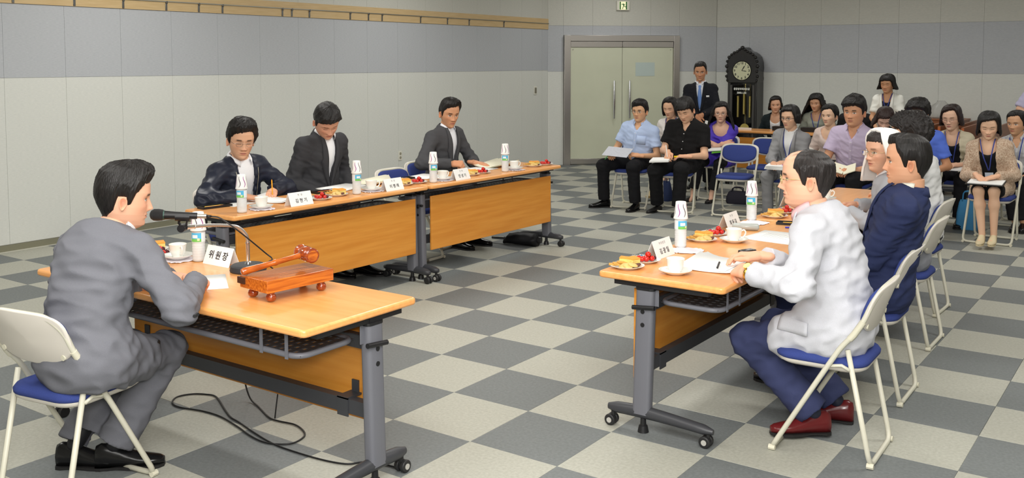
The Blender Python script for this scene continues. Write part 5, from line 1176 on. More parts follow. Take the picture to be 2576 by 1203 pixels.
    cf = IN or G; cm = fabric('cloth_%d_%d_%d' % tuple(T['inner'] if T['V'] else T['rgb']), T['inner'] if T['V'] else T['rgb'], .8)
    if T.get('cmat'): cm = T['cmat']
    shirt_par = inner if T['V'] else tops
    if T['collar'] is not None:                          # turned-down collar
        g = T['collar']; rows = []
        for t in np.linspace(-pi+.20+g*.4, pi-.20-g*.4, 29):
            if T['lapel'] and abs(t) < pi*.42: continue
            c_, s_ = math.cos(t), math.sin(t); ax_ = np.cos(t)*-tfs+np.sin(t)*tls; fr_ = max(0, -c_)
            cen = N+td*.012-tfs*.004; open_ = fr_**3*g
            inner_ = cen+ax_*nk*1.02-td*.018*fr_-td*open_*.035; topp = cen+ax_*nk*(1.11+open_*.30+.05*fr_)+td*(.026-.020*fr_-.018*open_); outr = cen+ax_*nk*((1.22 if not T['lapel'] else 1.10)+.36*open_+.22*fr_**2)-td*(.006+.044*fr_**2)
            rows.append([inner_, topp, (topp+outr)/2+ax_*.006, outr])
        if T['lapel']:
            h_ = len(rows)//2
            for q_ in (rows[:h_], rows[h_:]): strip_mesh('collar', q_, cm, shirt_par, .003)
        else: strip_mesh('collar', rows, cm, shirt_par, .003)
    if T['lapel'] and T['V']:
        Vd, V0 = T['V'][:2]
        for s_ in (1, -1):
            ss = np.linspace(-.012, Vd*.985, 16); we = V0*np.clip(1-ss/Vd, 0, 1)**.85
            wo = we+np.interp(ss/Vd, [0, .12, .36, .40, .43, .7, 1], [.018, .030, .048, .036, .056, .036, .003])*k*T.get('lw', 1.0)
            rows = []
            for fr_ in (0, .33, .67, 1.0): rows.append(onto((we+(wo-we)*fr_-.002)*s_, ss, .006+.004*math.sin(fr_*pi)))
            strip_mesh('lapel', np.stack(rows, 1), tm, tops, .004)
        rows = []
        for t in np.linspace(-pi*.60, pi*.60, 21):      # collar of the jacket behind the neck
            ax_ = math.cos(t)*-tfs+math.sin(t)*tls; cen = N+td*.004-tfs*.004
            rows.append([cen+ax_*nk*1.06+td*.012, cen+ax_*nk*1.14+td*.018-td*.014*abs(t/1.9)**2, cen+ax_*nk*1.40-td*(.022+.012*abs(t/1.9)**2)])
        strip_mesh('jacket_collar', rows, tm, tops, .004)
    if T.get('placket') is not None:
        for s1 in np.arange(.04+T.get('open', .02)*.8, T['placket'], .085):
            p = onto([.0], [s1], .002)[0]; b = MB(); b.lathe([(0, 0), (.0055, 0), (.0055, .002), (0, .0025)], 10); b.xf(Matrix.Translation(p) @ Vector(tfs).to_track_quat('Z', 'Y').to_matrix().to_4x4()); b.build('button', mat('shirt_button', T.get('bcol', (215, 215, 215)), .4), tops)
        ss = np.linspace(.03+T.get('open', .02)*.8, T['placket'], 14); rows = np.stack([onto(np.full(14, a_), ss, .0015) for a_ in (-.016, 0, .016)], 1); strip_mesh('placket', rows, tm, tops, .002)
    for (sd_, s1, w_, h_) in T.get('pockets', []):       # chest pockets or flaps
        aa = np.linspace(-w_/2, w_/2, 6)+sd_; rows = np.stack([onto(aa, np.full(6, s1+h_*t_), .003) for t_ in (0, .5, 1)], 0); strip_mesh('pocket', rows, T.get('pmat') or tm, tops, .003)
    if tie:
        ss = np.linspace(.03, .34, 18); ww = np.interp(ss, [.03, .05, .065, .075, .34], [.014, .02, .013, .016, .042]); rows = np.stack([onto(ww*a_, ss, .006, cf) for a_ in (-1, -.4, .4, 1)], 1)
        strip_mesh('necktie', rows, fabric('necktie_cloth', tie, .45), root, .004)
    if lanyard:
        sdep = lanyard.get('len', .30); lm = mat('lanyard_ribbon', lanyard.get('rgb', (58, 72, 150)), .6); Uf = Field(); Uf.p = list(TOR.p if not T['V'] else J.p); Uf.rc(N-td*.05, head-hu*.075*kh-hf*.018*kh, nb*1.14+.002, nb, .02)
        par = None
        for s_ in (1, -1):
            aa = np.linspace(.062*kh, .004, 16)*s_; ss = np.linspace(-.012, sdep, 16)
            pa = onto(aa-.005, ss, .007, Uf); pb = onto(aa+.005, ss, .007, Uf); pa[0] = pa[0]; o_ = strip_mesh('lanyard', np.stack([pa, pb], 1), lm, root, .0015); par = par or o_
        c_ = onto([0], [sdep+.03], .009, Uf)[0]; b = MB(); w_ = .036; h_ = .05; b.box(-w_, w_, -.0015, .0015, -h_, h_*.2)
        Mx = Matrix((tl, tf, td)).transposed().to_4x4(); Mx.translation = Vector(c_); b.xf(Mx); b.build('badge', mat('badge_card', (205, 216, 232), .35), par)
    # ---- lower garment
    Bt = dict(kind='trousers', rgb=(40, 40, 44), wr=1.0); Bt.update(bottom or {}); bmat = Bt.get('mat') or fabric('cloth_%d_%d_%d' % tuple(Bt['rgb']), Bt['rgb'], Bt.get('rough', .85))
    Lw = Field(); Lw.el(pel-up*.01, np.array([lf, fw, up]), (.152*wk+.012+fatb*.4, .115*k+.012+fatb*.4, .118*k), .05)
    if Bt['kind'] == 'trousers':
        for i in (0, 1):
            Lw.rc(hipj[i], K[i], .090*wk, .070*wk, .05); Lw.rc(K[i], A[i], .070*wk, .066*wk*Bt.get('wide', 1.0), .04)
        lo, hi = Lw.bounds(); lo -= .03; hi += .03; D, ax = Lw.grid(lo, hi, hgt); X = np.stack(np.meshgrid(*ax, indexing='ij'), -1)
        for i in (0, 1):
            dn = nrm(A[i]-K[i]); cut = A[i]-dn*Bt.get('short', .005); near = np.linalg.norm(X-A[i], axis=-1) < .16; D = np.where(near, np.maximum(D, (X-cut)@dn), D)
    else:
        ln = Bt.get('len', .93)
        for i in (0, 1): Lw.rc(hipj[i], hipj[i]+(K[i]-hipj[i])*ln, .088*k, .070*k, .06)
        m0 = (hipj[0]+hipj[1])/2; m1 = (K[0]+K[1])/2; Lw.rc(m0, m0+(m1-m0)*ln, .085*k, .062*k, .06)
        lo, hi = Lw.bounds(); lo -= .03; hi += .03; D, ax = Lw.grid(lo, hi, hgt); X = np.stack(np.meshgrid(*ax, indexing='ij'), -1)
        dn = nrm(m1-m0); D = np.maximum(D, (X-(m0+(m1-m0)*ln))@dn)
    D = np.maximum(D, X[..., 2]-(hip[2]+.115))
    V, Q = surf_nets(D, lo, hgt); V = crease(V, Q, .005*Bt['wr'], [(K[0], .10), (K[1], .10), (pel, .14)])
    if not stand: pass
    V[:, 2] = np.maximum(V[:, 2], .012); mesh_np(Bt['kind'] if Bt['kind'] != 'trousers' else 'trousers', V, Q, bmat, root, True)
    # ---- shoes, glasses
    sh = shoes or ((22, 22, 24), 'dress'); sm = mat('shoe_%d_%d_%d' % tuple(sh[0]), sh[0], .22 if sh[1] == 'dress' else .5)
    for i, s_ in enumerate((1, -1)):
        fd = nrm([(K[i]-hipj[i])[0], (K[i]-hipj[i])[1], 0]) if not stand else fw+lf*s_*.18
        fd = np.array(Bt['toe'][i]) if Bt.get('toe') else fd
        shoe(root, A[i], fd, sm, sh[1], k)
    if glasses:
        gm = mat('glasses_%d_%d_%d' % tuple(glasses[0]), glasses[0], .25, metal=glasses[1]); b = MB(); pt = lambda l, f, u: head+(l*hl+f*hf+u*hu)*kh; th_ = glasses[2]
        lens = []
        for s_ in (1, -1):
            ring = [pt(s_*.033+.0205*math.copysign(abs(math.cos(a))**.75, math.cos(a)), .101-.05*abs(.0205*math.cos(a)*s_+.033)**1, -.003+.0145*math.copysign(abs(math.sin(a))**.75, math.sin(a))) for a in [2*pi*t/20 for t in range(20)]]
            if glasses[3]: b.tube(ring, th_, 6, closed=True)
            lens.append(MB().add(ring, [tuple(range(20))]))
            b.tube([pt(s_*.0535, .097, .002), pt(s_*.071, .085, .004), pt(s_*.080, .03, .004), pt(s_*.081, -.012, .002), pt(s_*.079, -.03, -.012)], th_*1.1, 6)
        b.tube([pt(.0125, .100, .0), pt(0, .104, .003), pt(-.0125, .100, .0)], th_, 6)
        g_ = b.build('glasses', gm, root, True); lo_m = mat('spectacle_lens', (255, 255, 255), .03, trans=1.0, ior=1.12, spec=.4); [q_.build('lens', lo_m, g_, False) for q_ in lens]
    info = dict(root=root, head=head+O, N=N+O, E=[e+O for e in E], H=[h+O for h in H], K=[x+O for x in K], A=[x+O for x in A], onto=onto, td=td, tf=tf, tl=tl, hl=hl, hf=hf, hu=hu, kh=kh, tops=tops, tm=tm, G=ALL, O=O, hip=hip+O)
    PEOPLE.append(info); return info
# ------------------------------------------------------------------ the people in the room
BLK = (24, 22, 21)
def hr(style='short', **k): return dict(style=style, **k)
DRK = (32, 32, 35)
# the man at the microphone
m1 = person('man in a grey suit seen from behind, leaning to the microphone with clasped hands', (.93, -4.475, .545), 96, (.89, -4.25, 1.135), look=(60, 8, 0), q=2, k=1.05, kh=1.0,
    hands=[(.915, -4.055, .775), (1.10, -4.08, .785)], hdir=[(.55, .55, -.1), (-.55, .65, -.1)], hnorm=[(-.2, -.1, 1), (.5, .2, .9)], hpose=('grip', 'rest'), elbows=[(-.2, .9, -.4), (-.3, .75, -.55)],
    feet=[(.66, -4.36, .10), (.80, -4.27, .10)], knees=[(1, .1, .8), (1, .1, .8)], bow=.05, twist=-6,
    top=dict(rgb=(112, 113, 120), V=(.36, .058), inner=(236, 238, 242), collar=.25, lapel=True, hem=.105, drop=.3, wr=1.8, loose=1.3, cuff=.046), bottom=dict(rgb=(106, 107, 114), wr=1.4, wide=1.12, toe=[(.8, .6, 0), (.72, .70, 0)]),
    P=dict(skin=(228, 176, 146), eye=.5, fat=1.06, hair=hr(fringe=0.073, tt=0.033, tf=0.036, ts=.017, tb=.018, seed=4, clump=.5, swirl=1.4, part=.2)), shoes=((20, 20, 21), 'dress'))
# left tables
m2 = person('man in a shiny navy jacket and thin glasses, eyes lowered, at the left table', (-1.17, -2.06, .55), -3, (-1.005, -2.13, 1.135), look=(-27, 12, -3), q=1, kh=1.06,
    hands=[(-.86, -1.98, .775), (-.80, -2.29, .775)], hdir=[(.5, -.55, -.1), (.5, .5, -.1)], hpose=('flat', 'rest'), hnorm=[(0, 0, 1), (0, 0, 1)], elbows=[(-.2, .9, -.3), (-.2, .95, -.3)],
    top=dict(rgb=(38, 42, 56), V=(.40, .070, .05), inner=(236, 238, 242), collar=.75, hem=.06, rough=.38, wr=1.9, loose=1.45, name='jacket', cuff=.05, pockets=[]), bottom=dict(rgb=DRK),
    P=dict(skin=(214, 166, 134), eye=0.0, age=1.0, fat=.99, hair=hr(fringe=0.072, tt=0.040, tf=0.041, ts=.024, tb=.02, seed=2, part=.5, clump=.45, temple=-.004)), glasses=((150, 150, 150), 1, .0009, True))
m3 = person('man in a dark suit and open white collar bowing his head, at the left table', (-1.21, -1.25, .55), -4, (-1.0, -1.325, 1.225), look=(-22, 40, 7), q=1, k=1.05, kh=1.06,
    hands=[(-.98, -1.10, .66), (-.98, -1.38, .66)], elbows=[(-.5, .5, -.7), (-.5, .5, -.7)],
    top=dict(rgb=(62, 62, 65), V=(.42, .056), inner=(238, 240, 244), collar=.55, lapel=True, hem=.105, loose=1.1), bottom=dict(rgb=(40, 40, 43)),
    P=dict(skin=(214, 160, 132), eye=0.0, age=1.2, fat=1.10, hair=hr(fringe=0.058, tt=0.030, tf=0.031, ts=.014, seed=7, part=.35, clump=.35)), shoes=((14, 14, 15), 'dress'), feet=[(-.93, -1.02, .095), (-1.06, -1.20, .095)])
m4 = person('lean man in a dark grey suit reading at the far end of the left tables', (-1.22, .29, .56), 0, (-1.07, .245, 1.215), look=(-25, 14, -2), q=1, k=1.03, kh=1.03,
    hands=[(-.89, .36, .772), (-.90, .06, .785)], hdir=[(.8, .25, -.1), (.8, .35, .0)], hpose=('flat', 'fist'), hnorm=[(0, 0, 1), (0, -.6, .8)], elbows=[(-.3, .8, -.5), (-.3, .8, -.5)],
    top=dict(rgb=(76, 76, 79), V=(.40, .056), inner=(236, 239, 246), collar=.55, lapel=True, hem=.105), bottom=dict(rgb=(48, 48, 50)),
    P=dict(skin=(206, 152, 116), eye=.25, age=1.3, fat=.93, hair=hr(fringe=0.076, tt=0.027, tf=0.031, ts=.013, seed=9, part=.6, clump=.3)), shoes=((14, 14, 15), 'dress'), feet=[(-.98, .47, .095), (-.98, .24, .095)])
# right tables
m5 = person('older balding man in a pale grey linen jacket and navy trousers with a gold watch', (3.17, -2.30, .545), 182, (3.005, -2.30, 1.168), look=(203, 2, 0), q=2, k=1.04, kh=1.05,
    hands=[(2.865, -2.60, .782), (2.80, -2.27, .79)], hdir=[(-.72, .62, -.06), (-.75, -.2, .0)], hnorm=[(-.25, -.5, .9), (.1, .25, .95)], hpose=('grip', 'rest'), elbows=[(-.15, .80, -.6), (-.3, .8, -.5)], bow=.04,
    feet=[(3.05, -2.26, .11), (3.08, -2.02, .10)], top=dict(rgb=(202, 203, 210), V=(.34, .054), inner=(240, 196, 200), collar=.4, lapel=True, hem=.125, drop=.25, wr=1.8, loose=1.5, cuff=.05, sleeve=.95), bottom=dict(rgb=(56, 62, 96), wr=1.4, wide=1.15, toe=[(-.80, -.60, 0), (-.9, -.2, 0)]),
    P=dict(skin=(232, 180, 150), eye=.7, age=1.4, fat=1.12, jaw=1.05, nose=1.12, thin=1, scalpc=(62, 46, 42), sock=(34, 38, 54), hair=hr(fringe=.070, tt=.0015, tf=.010, ts=.017, tb=.019, seed=3, clump=.5, topf=.100, amin=50, rgb=(40, 35, 34))), shoes=((96, 28, 30), 'dress'), glasses=((226, 206, 150), .8, .0017, True))
m6 = person('stocky man in a navy jacket with slicked black hair, watching from the right tables', (3.14, -1.47, .545), 186, (3.235, -1.47, 1.185), look=(198, 1, 0), q=2, k=1.05, kh=1.02, bow=-.02,
    hands=[(2.86, -1.56, .66), (2.86, -1.34, .66)], top=dict(rgb=(42, 50, 84), V=(.34, .054), inner=(238, 236, 222), collar=.5, lapel=True, hem=.105, wr=1.7, loose=1.2), bottom=dict(rgb=(38, 46, 78)),
    P=dict(skin=(218, 164, 130), eye=.6, age=1.1, fat=1.08, jaw=1.05, hair=hr(fringe=0.082, tt=.020, tf=.024, ts=.013, tb=.014, seed=6, clump=.25, swirl=.3, temple=.012)))
m7 = person('woman in a white veil, thin glasses and a grey habit with a white collar', (3.03, -.44, .53), 192, (2.865, -.45, 1.135), look=(228, 2, 0), q=1, k=.96, kh=1.08, female=True,
    hands=[(2.70, -.55, .765), (2.66, -.28, .775)], hdir=[(-.7, .4, 0), (-.6, -.45, 0)], hpose=('rest', 'rest'), elbows=[(-.2, .8, -.5), (-.2, .8, -.5)],
    top=dict(rgb=(164, 166, 172), sleeve=1.0, collar=.05, cmat=fabric('white_collar', (240, 240, 244), .7), hem=.06, loose=1.4, wr=1.2, name='habit'), bottom=dict(rgb=(140, 142, 150), kind='skirt', len=.95),
    P=dict(skin=(216, 168, 140), eye=.7, age=1.2, fat=.98, hair=hr(fringe=.062, tt=.006, tf=.010, ts=.009, seed=2, part=.1, rgb=(40, 32, 30)), veil=hr('long', fringe=.109, face=56, len=-.20, tt=.016, tf=.020, ts=.020, tb=.020, clump=.06, jag=0, part=0, tuck=0, flare=.05, seed=1)), glasses=((190, 170, 120), .8, .001, True))
m8 = person('dark curly haired person in a white shirt facing away, beyond the white veil', (2.93, .38, .54), 180, (2.845, .36, 1.185), look=(172, 10, 0), q=1, k=.98, kh=1.05, hands=[(2.70, .25, .76), (2.70, .5, .76)],
    top=dict(rgb=(222, 222, 222), sleeve=1.0, hem=.08, loose=1.5, wr=1.6), bottom=dict(rgb=(60, 60, 66)), P=dict(hair=hr(fringe=.050, tt=.040, tf=.038, ts=.030, tb=.034, seed=8, clump=.9, curl=6, swirl=2.5, rgb=(36, 32, 31))))
# audience, front row
m9 = person('man in a light blue short sleeved shirt holding a sheet, front row by the door', (-.885, 3.47, .545), -84, (-.825, 3.42, 1.105), look=(-86, 2, 0), q=1, k=1.0, kh=1.0,
    hands=[(-.715, 3.215, .615), (-1.055, 3.18, .60)], hdir=[(-.7, -.4, .1), (.25, -.6, .1)], hpose=('grip', 'grip'), hnorm=[(.3, -.3, .8), (-.3, -.2, .9)], feet=[(-.715, 3.12, .095), (-1.13, 3.14, .095)], knees=[(1, .05, .8), (1, .35, .8)],
    top=dict(rgb=(186, 204, 238), sleeve=.36, collar=.6, open=.085, hem=.09, placket=.42, loose=1.3, pockets=[(.075, .13, .10, .10)]), bottom=dict(rgb=(24, 24, 27), toe=[(.0, -1, 0), (-.6, -.8, 0)]),
    P=dict(skin=(214, 166, 128), eye=.7, hair=hr(fringe=0.062, tt=0.033, tf=0.031, ts=.018, seed=5, part=.5)), shoes=((12, 12, 13), 'dress'), glasses=((110, 100, 90), .6, .001, True))
m11 = person('man in a black shirt writing in a notebook, front row of the audience', (-.29, 3.48, .55), -80, (-.235, 3.38, 1.135), look=(-88, 26, 3), q=1, k=1.03, kh=1.07, shk=1.06,
    hands=[(-.10, 3.16, .645), (-.325, 3.14, .675)], hdir=[(-.8, -.25, 0), (.3, -.75, -.35)], hpose=('rest', 'pen'), hnorm=[(.2, -.1, 1), (-.5, .2, .8)], feet=[(-.17, 3.09, .095), (-.48, 3.20, .095)], knees=[(1, .05, .8), (1, .15, .8)],
    top=dict(rgb=(22, 21, 22), sleeve=.38, collar=.75, open=.11, hem=.09, placket=.42, loose=1.5, bcol=(70, 70, 70)), bottom=dict(rgb=(24, 24, 26)),
    P=dict(skin=(224, 178, 146), eye=0.0, fat=1.10, belly=.02, hair=hr(fringe=0.044, tt=0.035, tf=0.031, ts=.020, seed=12, jag=1.8)), shoes=((24, 23, 23), 'soft'))
w17 = person('woman in a grey suit jacket, dark framed glasses and a blue lanyard, front row', (.89, 3.60, .53), -90, (.925, 3.46, 1.087), look=(-102, 4, 0), q=1, k=.95, kh=1.03, female=True,
    hands=[(.945, 3.22, .64), (.845, 3.20, .63)], hdir=[(-.5, -.7, -.2), (.35, -.8, -.2)], hpose=('rest', 'rest'), feet=[(.96, 3.22, .095), (.80, 3.20, .095)],
    top=dict(rgb=(142, 142, 144), V=(.44, .060), inner=(236, 236, 236), collar=.7, lapel=True, hem=.12, loose=1.2), bottom=dict(rgb=(128, 128, 130)), lanyard=dict(len=.30),
    P=dict(skin=(214, 172, 142), eye=.8, fat=.96, hair=hr('bob', fringe=0.072, len=-.07, face=52, tt=.022, seed=3, tuck=1.6, part=.4)), glasses=((40, 26, 24), 0, .0017, True))
m19 = person('broad man in a lavender short sleeved shirt with an open booklet, front row', (1.58, 3.54, .55), -92, (1.605, 3.38, 1.172), look=(-95, 3, 0), q=1, k=1.06, kh=1.18, shk=1.04,
    hands=[(1.66, 3.16, .60), (1.50, 3.17, .60)], hdir=[(-.4, -.8, 0), (.4, -.8, 0)], hpose=('grip', 'grip'), hnorm=[(.6, 0, .7), (-.6, 0, .7)], elbows=[(-.5, .7, -.6), (-.5, .9, -.5)],
    top=dict(rgb=(192, 178, 204), sleeve=.36, collar=.8, open=.10, hem=.09, placket=.42, loose=1.4), bottom=dict(rgb=(26, 26, 29)),
    P=dict(skin=(206, 152, 118), eye=.6, fat=1.07, hair=hr(fringe=0.054, tt=0.037, tf=0.031, ts=.018, seed=6, jag=1.3)))
m22 = person('man in a bright blue short sleeved shirt half hidden behind the right tables', (2.18, 3.62, .55), -88, (2.18, 3.50, 1.155), look=(-100, 6, 0), q=0, k=1.02, kh=1.08,
    top=dict(rgb=(92, 122, 222), sleeve=.38, collar=.5, open=.09, hem=.09, loose=1.4), bottom=dict(rgb=(30, 30, 34)), P=dict(skin=(206, 150, 112), eye=.5, fat=1.05, hair=hr(fringe=0.058, tt=0.043, tf=0.036, ts=.028, tb=.028, seed=10, clump=.5)))
w24 = person('woman in a beige tweed cardigan and black dress with a clipboard on her knees', (2.875, 3.45, .52), -92, (2.848, 3.30, 1.082), look=(-82, 16, 0), q=1, k=.95, kh=1.02, female=True,
    hands=[(2.935, 3.165, .635), (2.79, 3.150, .635)], hdir=[(-.75, -.4, -.25), (.6, -.55, -.4)], hpose=('rest', 'rest'), feet=[(2.955, 3.06, .125), (2.865, 3.02, .125)], knees=[(1, .0, .8), (1, .0, .8)],
    top=dict(rgb=(204, 182, 158), V=(.46, .075, .055), inner=(22, 22, 24), iscoop=.10, hem=.12, loose=1.2, wr=.6, name='cardigan', iname='dress_top', sleeve=.94, mat=mat('beige_tweed', (214, 194, 172), .95, noise=1, nscale=85, rgb2=(168, 136, 112), bump=.7, bscale=85)),
    bottom=dict(kind='skirt', rgb=(24, 23, 23), len=.90, toe=[(.02, -1, 0), (.02, -1, 0)]), lanyard=dict(len=.27, rgb=(44, 66, 160)),
    P=dict(skin=(226, 184, 154), eye=0.0, fat=1.0, hair=hr('bob', fringe=0.076, len=-.10, face=50, tt=.024, ts=.022, seed=5, part=.55, flare=.012, clump=.18)), shoes=((212, 196, 160), 'pump'))
# second row
w10 = person('woman in a white cardigan and grey top looking down, behind the light blue shirt', (-.99, 4.70, .52), -82, (-.99, 4.55, 1.092), look=(-88, 12, 0), k=.93, kh=1.05, female=True,
    top=dict(rgb=(236, 230, 226), V=(.50, .07, .06), inner=(116, 116, 122), iscoop=.085, hem=.10, name='cardigan', iname='top'), bottom=dict(kind='skirt', rgb=(60, 58, 62)), lanyard=dict(len=.28),
    P=dict(skin=(218, 172, 140), eye=.15, hair=hr('bob', fringe=0.088, len=-.11, face=48, tt=.022, seed=4, part=.05, clump=.15)), shoes=((206, 186, 140), 'pump'), feet=[(-.90, 4.05, .12), (-.98, 4.05, .12)])
w13 = person('woman in a purple blouse, brown glasses and long dark hair, arms folded', (-.33, 4.66, .52), -80, (-.29, 4.50, 1.055), look=(-72, 3, 0), q=1, k=.94, kh=1.02, female=True,
    hands=[(-.42, 4.33, .74), (-.18, 4.34, .70)], hdir=[(-.9, .0, 0), (.9, .1, 0)], hnorm=[(0, -.9, .3), (0, -.9, .3)], elbows=[(-.2, .7, -.6), (-.2, .7, -.6)],
    top=dict(rgb=(84, 64, 186), sleeve=.62, scoop=.105, hem=.12, loose=1.5, rough=.6, name='blouse', wr=1.3), bottom=dict(rgb=(26, 25, 28), short=.06),
    P=dict(skin=(220, 176, 150), eye=.7, fat=.93, hair=hr('long', fringe=0.078, len=-.24, face=58, tt=.024, th=.034, seed=7, part=.45, tuck=0, flare=.03)), glasses=((104, 66, 40), 0, .0014, True), shoes=((24, 22, 22), 'sandal'), feet=[(-.28, 4.22, .09), (-.52, 4.22, .09)])
w18 = person('woman in a pale pink round necked blouse between the grey and lavender sitters', (1.05, 4.56, .52), -90, (1.04, 4.42, 1.067), look=(-100, 2, 0), k=.93, kh=1.0, female=True,
    top=dict(rgb=(226, 206, 196), sleeve=.5, scoop=.10, hem=.09, name='blouse'), bottom=dict(kind='skirt', rgb=(50, 46, 48)), P=dict(skin=(226, 186, 156), eye=.7, fat=.95, hair=hr(fringe=0.074, tt=.022, tf=.024, ts=.016, tb=.022, seed=4, part=.8, clump=.15, temple=-.006)))
w21 = person('woman with brown wavy hair bowing her head, beside the standing woman in white', (1.68, 4.46, .52), -90, (1.668, 4.30, 1.055), look=(-75, 30, -4), k=.93, kh=1.02, female=True,
    top=dict(rgb=(36, 34, 38), hem=.08, scoop=.085, name='blouse'), bottom=dict(rgb=(34, 33, 36)), P=dict(skin=(224, 182, 160), eye=.1, hair=hr('bob', fringe=0.064, len=-.10, face=50, tt=.024, seed=9, clump=.5, curl=3, flare=.05, rgb=(48, 32, 28))))
w23 = person('woman in a cream jacket, thin glasses and a badge, behind the bright blue shirt', (2.36, 4.42, .52), -88, (2.345, 4.25, 1.09), look=(-96, 6, 2), q=1, k=.96, kh=1.07, female=True,
    hands=[(2.47, 4.02, .64), (2.32, 4.02, .62)], hdir=[(-.5, -.7, 0), (.5, -.7, 0)],
    top=dict(rgb=(206, 196, 170), V=(.46, .075, .07), inner=(24, 24, 32), iscoop=.10, hem=.12, name='jacket', iname='top', sleeve=.82, rough=.5, wr=1.3), bottom=dict(rgb=(28, 27, 30)), lanyard=dict(len=.30),
    P=dict(skin=(222, 180, 152), eye=.1, lip=(176, 70, 76), hair=hr('bob', fringe=0.08, len=-.085, face=52, tt=.024, seed=6, part=.7, flare=.02, clump=.2, rgb=(40, 27, 24))), glasses=((120, 84, 80), .4, .001, True))
w25 = person('woman with tied back hair and a white striped blouse at the right edge', (2.96, 4.56, .52), -92, (2.925, 4.42, 1.05), look=(-108, 4, 0), q=1, k=.94, kh=1.02, female=True,
    top=dict(rgb=(206, 206, 208), sleeve=1.0, collar=.7, open=.10, hem=.09, placket=.35, name='blouse', mat=mat('striped_blouse', (214, 214, 216), .7, noise=1, nscale=26, rgb2=(150, 150, 156), stretch=(6, 1, .3))), bottom=dict(rgb=(28, 27, 29)), lanyard=dict(len=.26),
    P=dict(skin=(206, 158, 122), eye=.7, fat=.97, hair=hr(fringe=0.08, tt=.018, tf=.020, ts=.015, tb=.03, seed=4, part=.5, clump=.12)), feet=[(3.05, 4.14, .095), (2.98, 4.12, .095)])
# back desk
w14 = person('woman in a dark green cardigan over white, seated at the back desk by the clock', (-.44, 6.86, .52), -78, (-.415, 6.70, 1.065), look=(-70, 2, 2), k=.94, kh=.98, female=True,
    top=dict(rgb=(30, 40, 44), V=(.48, .07, .06), inner=(228, 228, 230), iscoop=.085, hem=.08, name='cardigan', iname='top'), bottom=dict(rgb=(36, 36, 40)), P=dict(skin=(212, 166, 136), eye=.7, hair=hr('bob', fringe=0.08, len=-.085, face=52, tt=.020, seed=2, part=.3, flare=.02)))
w15 = person('woman with long wavy hair and a pale green blouse at the back desk', (.15, 6.88, .54), -84, (.15, 6.72, 1.105), look=(-92, 6, 0), k=.96, kh=1.0, female=True,
    top=dict(rgb=(158, 164, 152), sleeve=.6, scoop=.08, hem=.08, name='blouse', loose=1.3), bottom=dict(rgb=(40, 40, 44)), lanyard=dict(len=.25), P=dict(skin=(208, 162, 130), eye=.5, hair=hr('long', fringe=0.062, len=-.26, face=50, tt=.026, th=.036, ts=.024, seed=8, tuck=0, flare=.06, clump=.5, curl=3)))
m20 = person('person in black mostly hidden behind the lavender shirt, at the back desk', (.68, 6.82, .53), -90, (.672, 6.66, 1.115), look=(-95, 12, 0), k=.97, kh=1.0,
    top=dict(rgb=(40, 39, 42), hem=.08, collar=.3), bottom=dict(rgb=(34, 34, 36)), P=dict(hair=hr(fringe=.05, tt=.026, seed=3)))
# standing
m12 = person('man standing in a black suit with a light blue tie and a white pocket square', (-.93, 5.34, .885), -72, (-.928, 5.30, 1.548), look=(-70, 12, 0), stand=True, q=1, k=.98, kh=.99,
    hands=[(-.80, 5.10, .99), (-.88, 5.09, .97)], hdir=[(-.5, -.1, -.5), (.4, -.1, -.6)], hpose=('rest', 'rest'), hnorm=[(.2, -.9, .2), (-.2, -.9, .2)], elbows=[(-.3, .85, -.5), (-.3, .85, -.5)],
    top=dict(rgb=(30, 31, 37), V=(.40, .054), inner=(234, 237, 244), collar=.12, lapel=True, hem=.17, pockets=[(.085, .165, .085, .022)], pmat=mat('pocket_square', (240, 240, 240), .7)), bottom=dict(rgb=(28, 29, 34)), tie=(112, 146, 206),
    P=dict(neck=.028, skin=(200, 146, 110), eye=.6, fat=.97, age=1.2, hair=hr(fringe=0.08, tt=.018, tf=.020, ts=.009, tb=.009, seed=11, clump=.3)))
w16 = person('woman standing in a short white jacket over a navy top with a lanyard', (1.14, 6.58, .80), -88, (1.132, 6.52, 1.382), look=(-96, 6, 0), stand=True, q=1, k=.89, kh=.97, female=True, shk=1.05,
    hands=[(1.24, 6.33, .80), (1.06, 6.33, .80)], elbows=[(-.5, .9, -.3), (-.5, .9, -.3)],
    top=dict(rgb=(238, 238, 230), V=(.40, .07), inner=(32, 32, 48), iscoop=.085, lapel=True, hem=.04, sleeve=.40, name='jacket', iname='top', loose=1.2), bottom=dict(rgb=(44, 44, 50)), lanyard=dict(len=.20),
    P=dict(skin=(208, 156, 118), eye=.12, fat=1.05, hair=hr('bob', fringe=0.056, len=-.085, face=52, tt=.026, ts=.022, seed=3, flare=.05, part=.2)))
m26 = person('person standing in a pale lavender checked shirt, cut off by the right edge', (3.06, 5.55, .90), -115, (3.05, 5.52, 1.60), look=(-125, 8, 0), stand=True, k=1.0,
    hands=[(3.10, 5.28, 1.06), (2.93, 5.32, 1.08)], elbows=[(-.3, .9, -.4), (-.2, 1.0, -.3)], top=dict(rgb=(196, 192, 220), sleeve=.52, collar=.5, hem=.10, loose=1.3), bottom=dict(rgb=(50, 50, 56)), P=dict(hair=hr(fringe=.055, seed=5)))

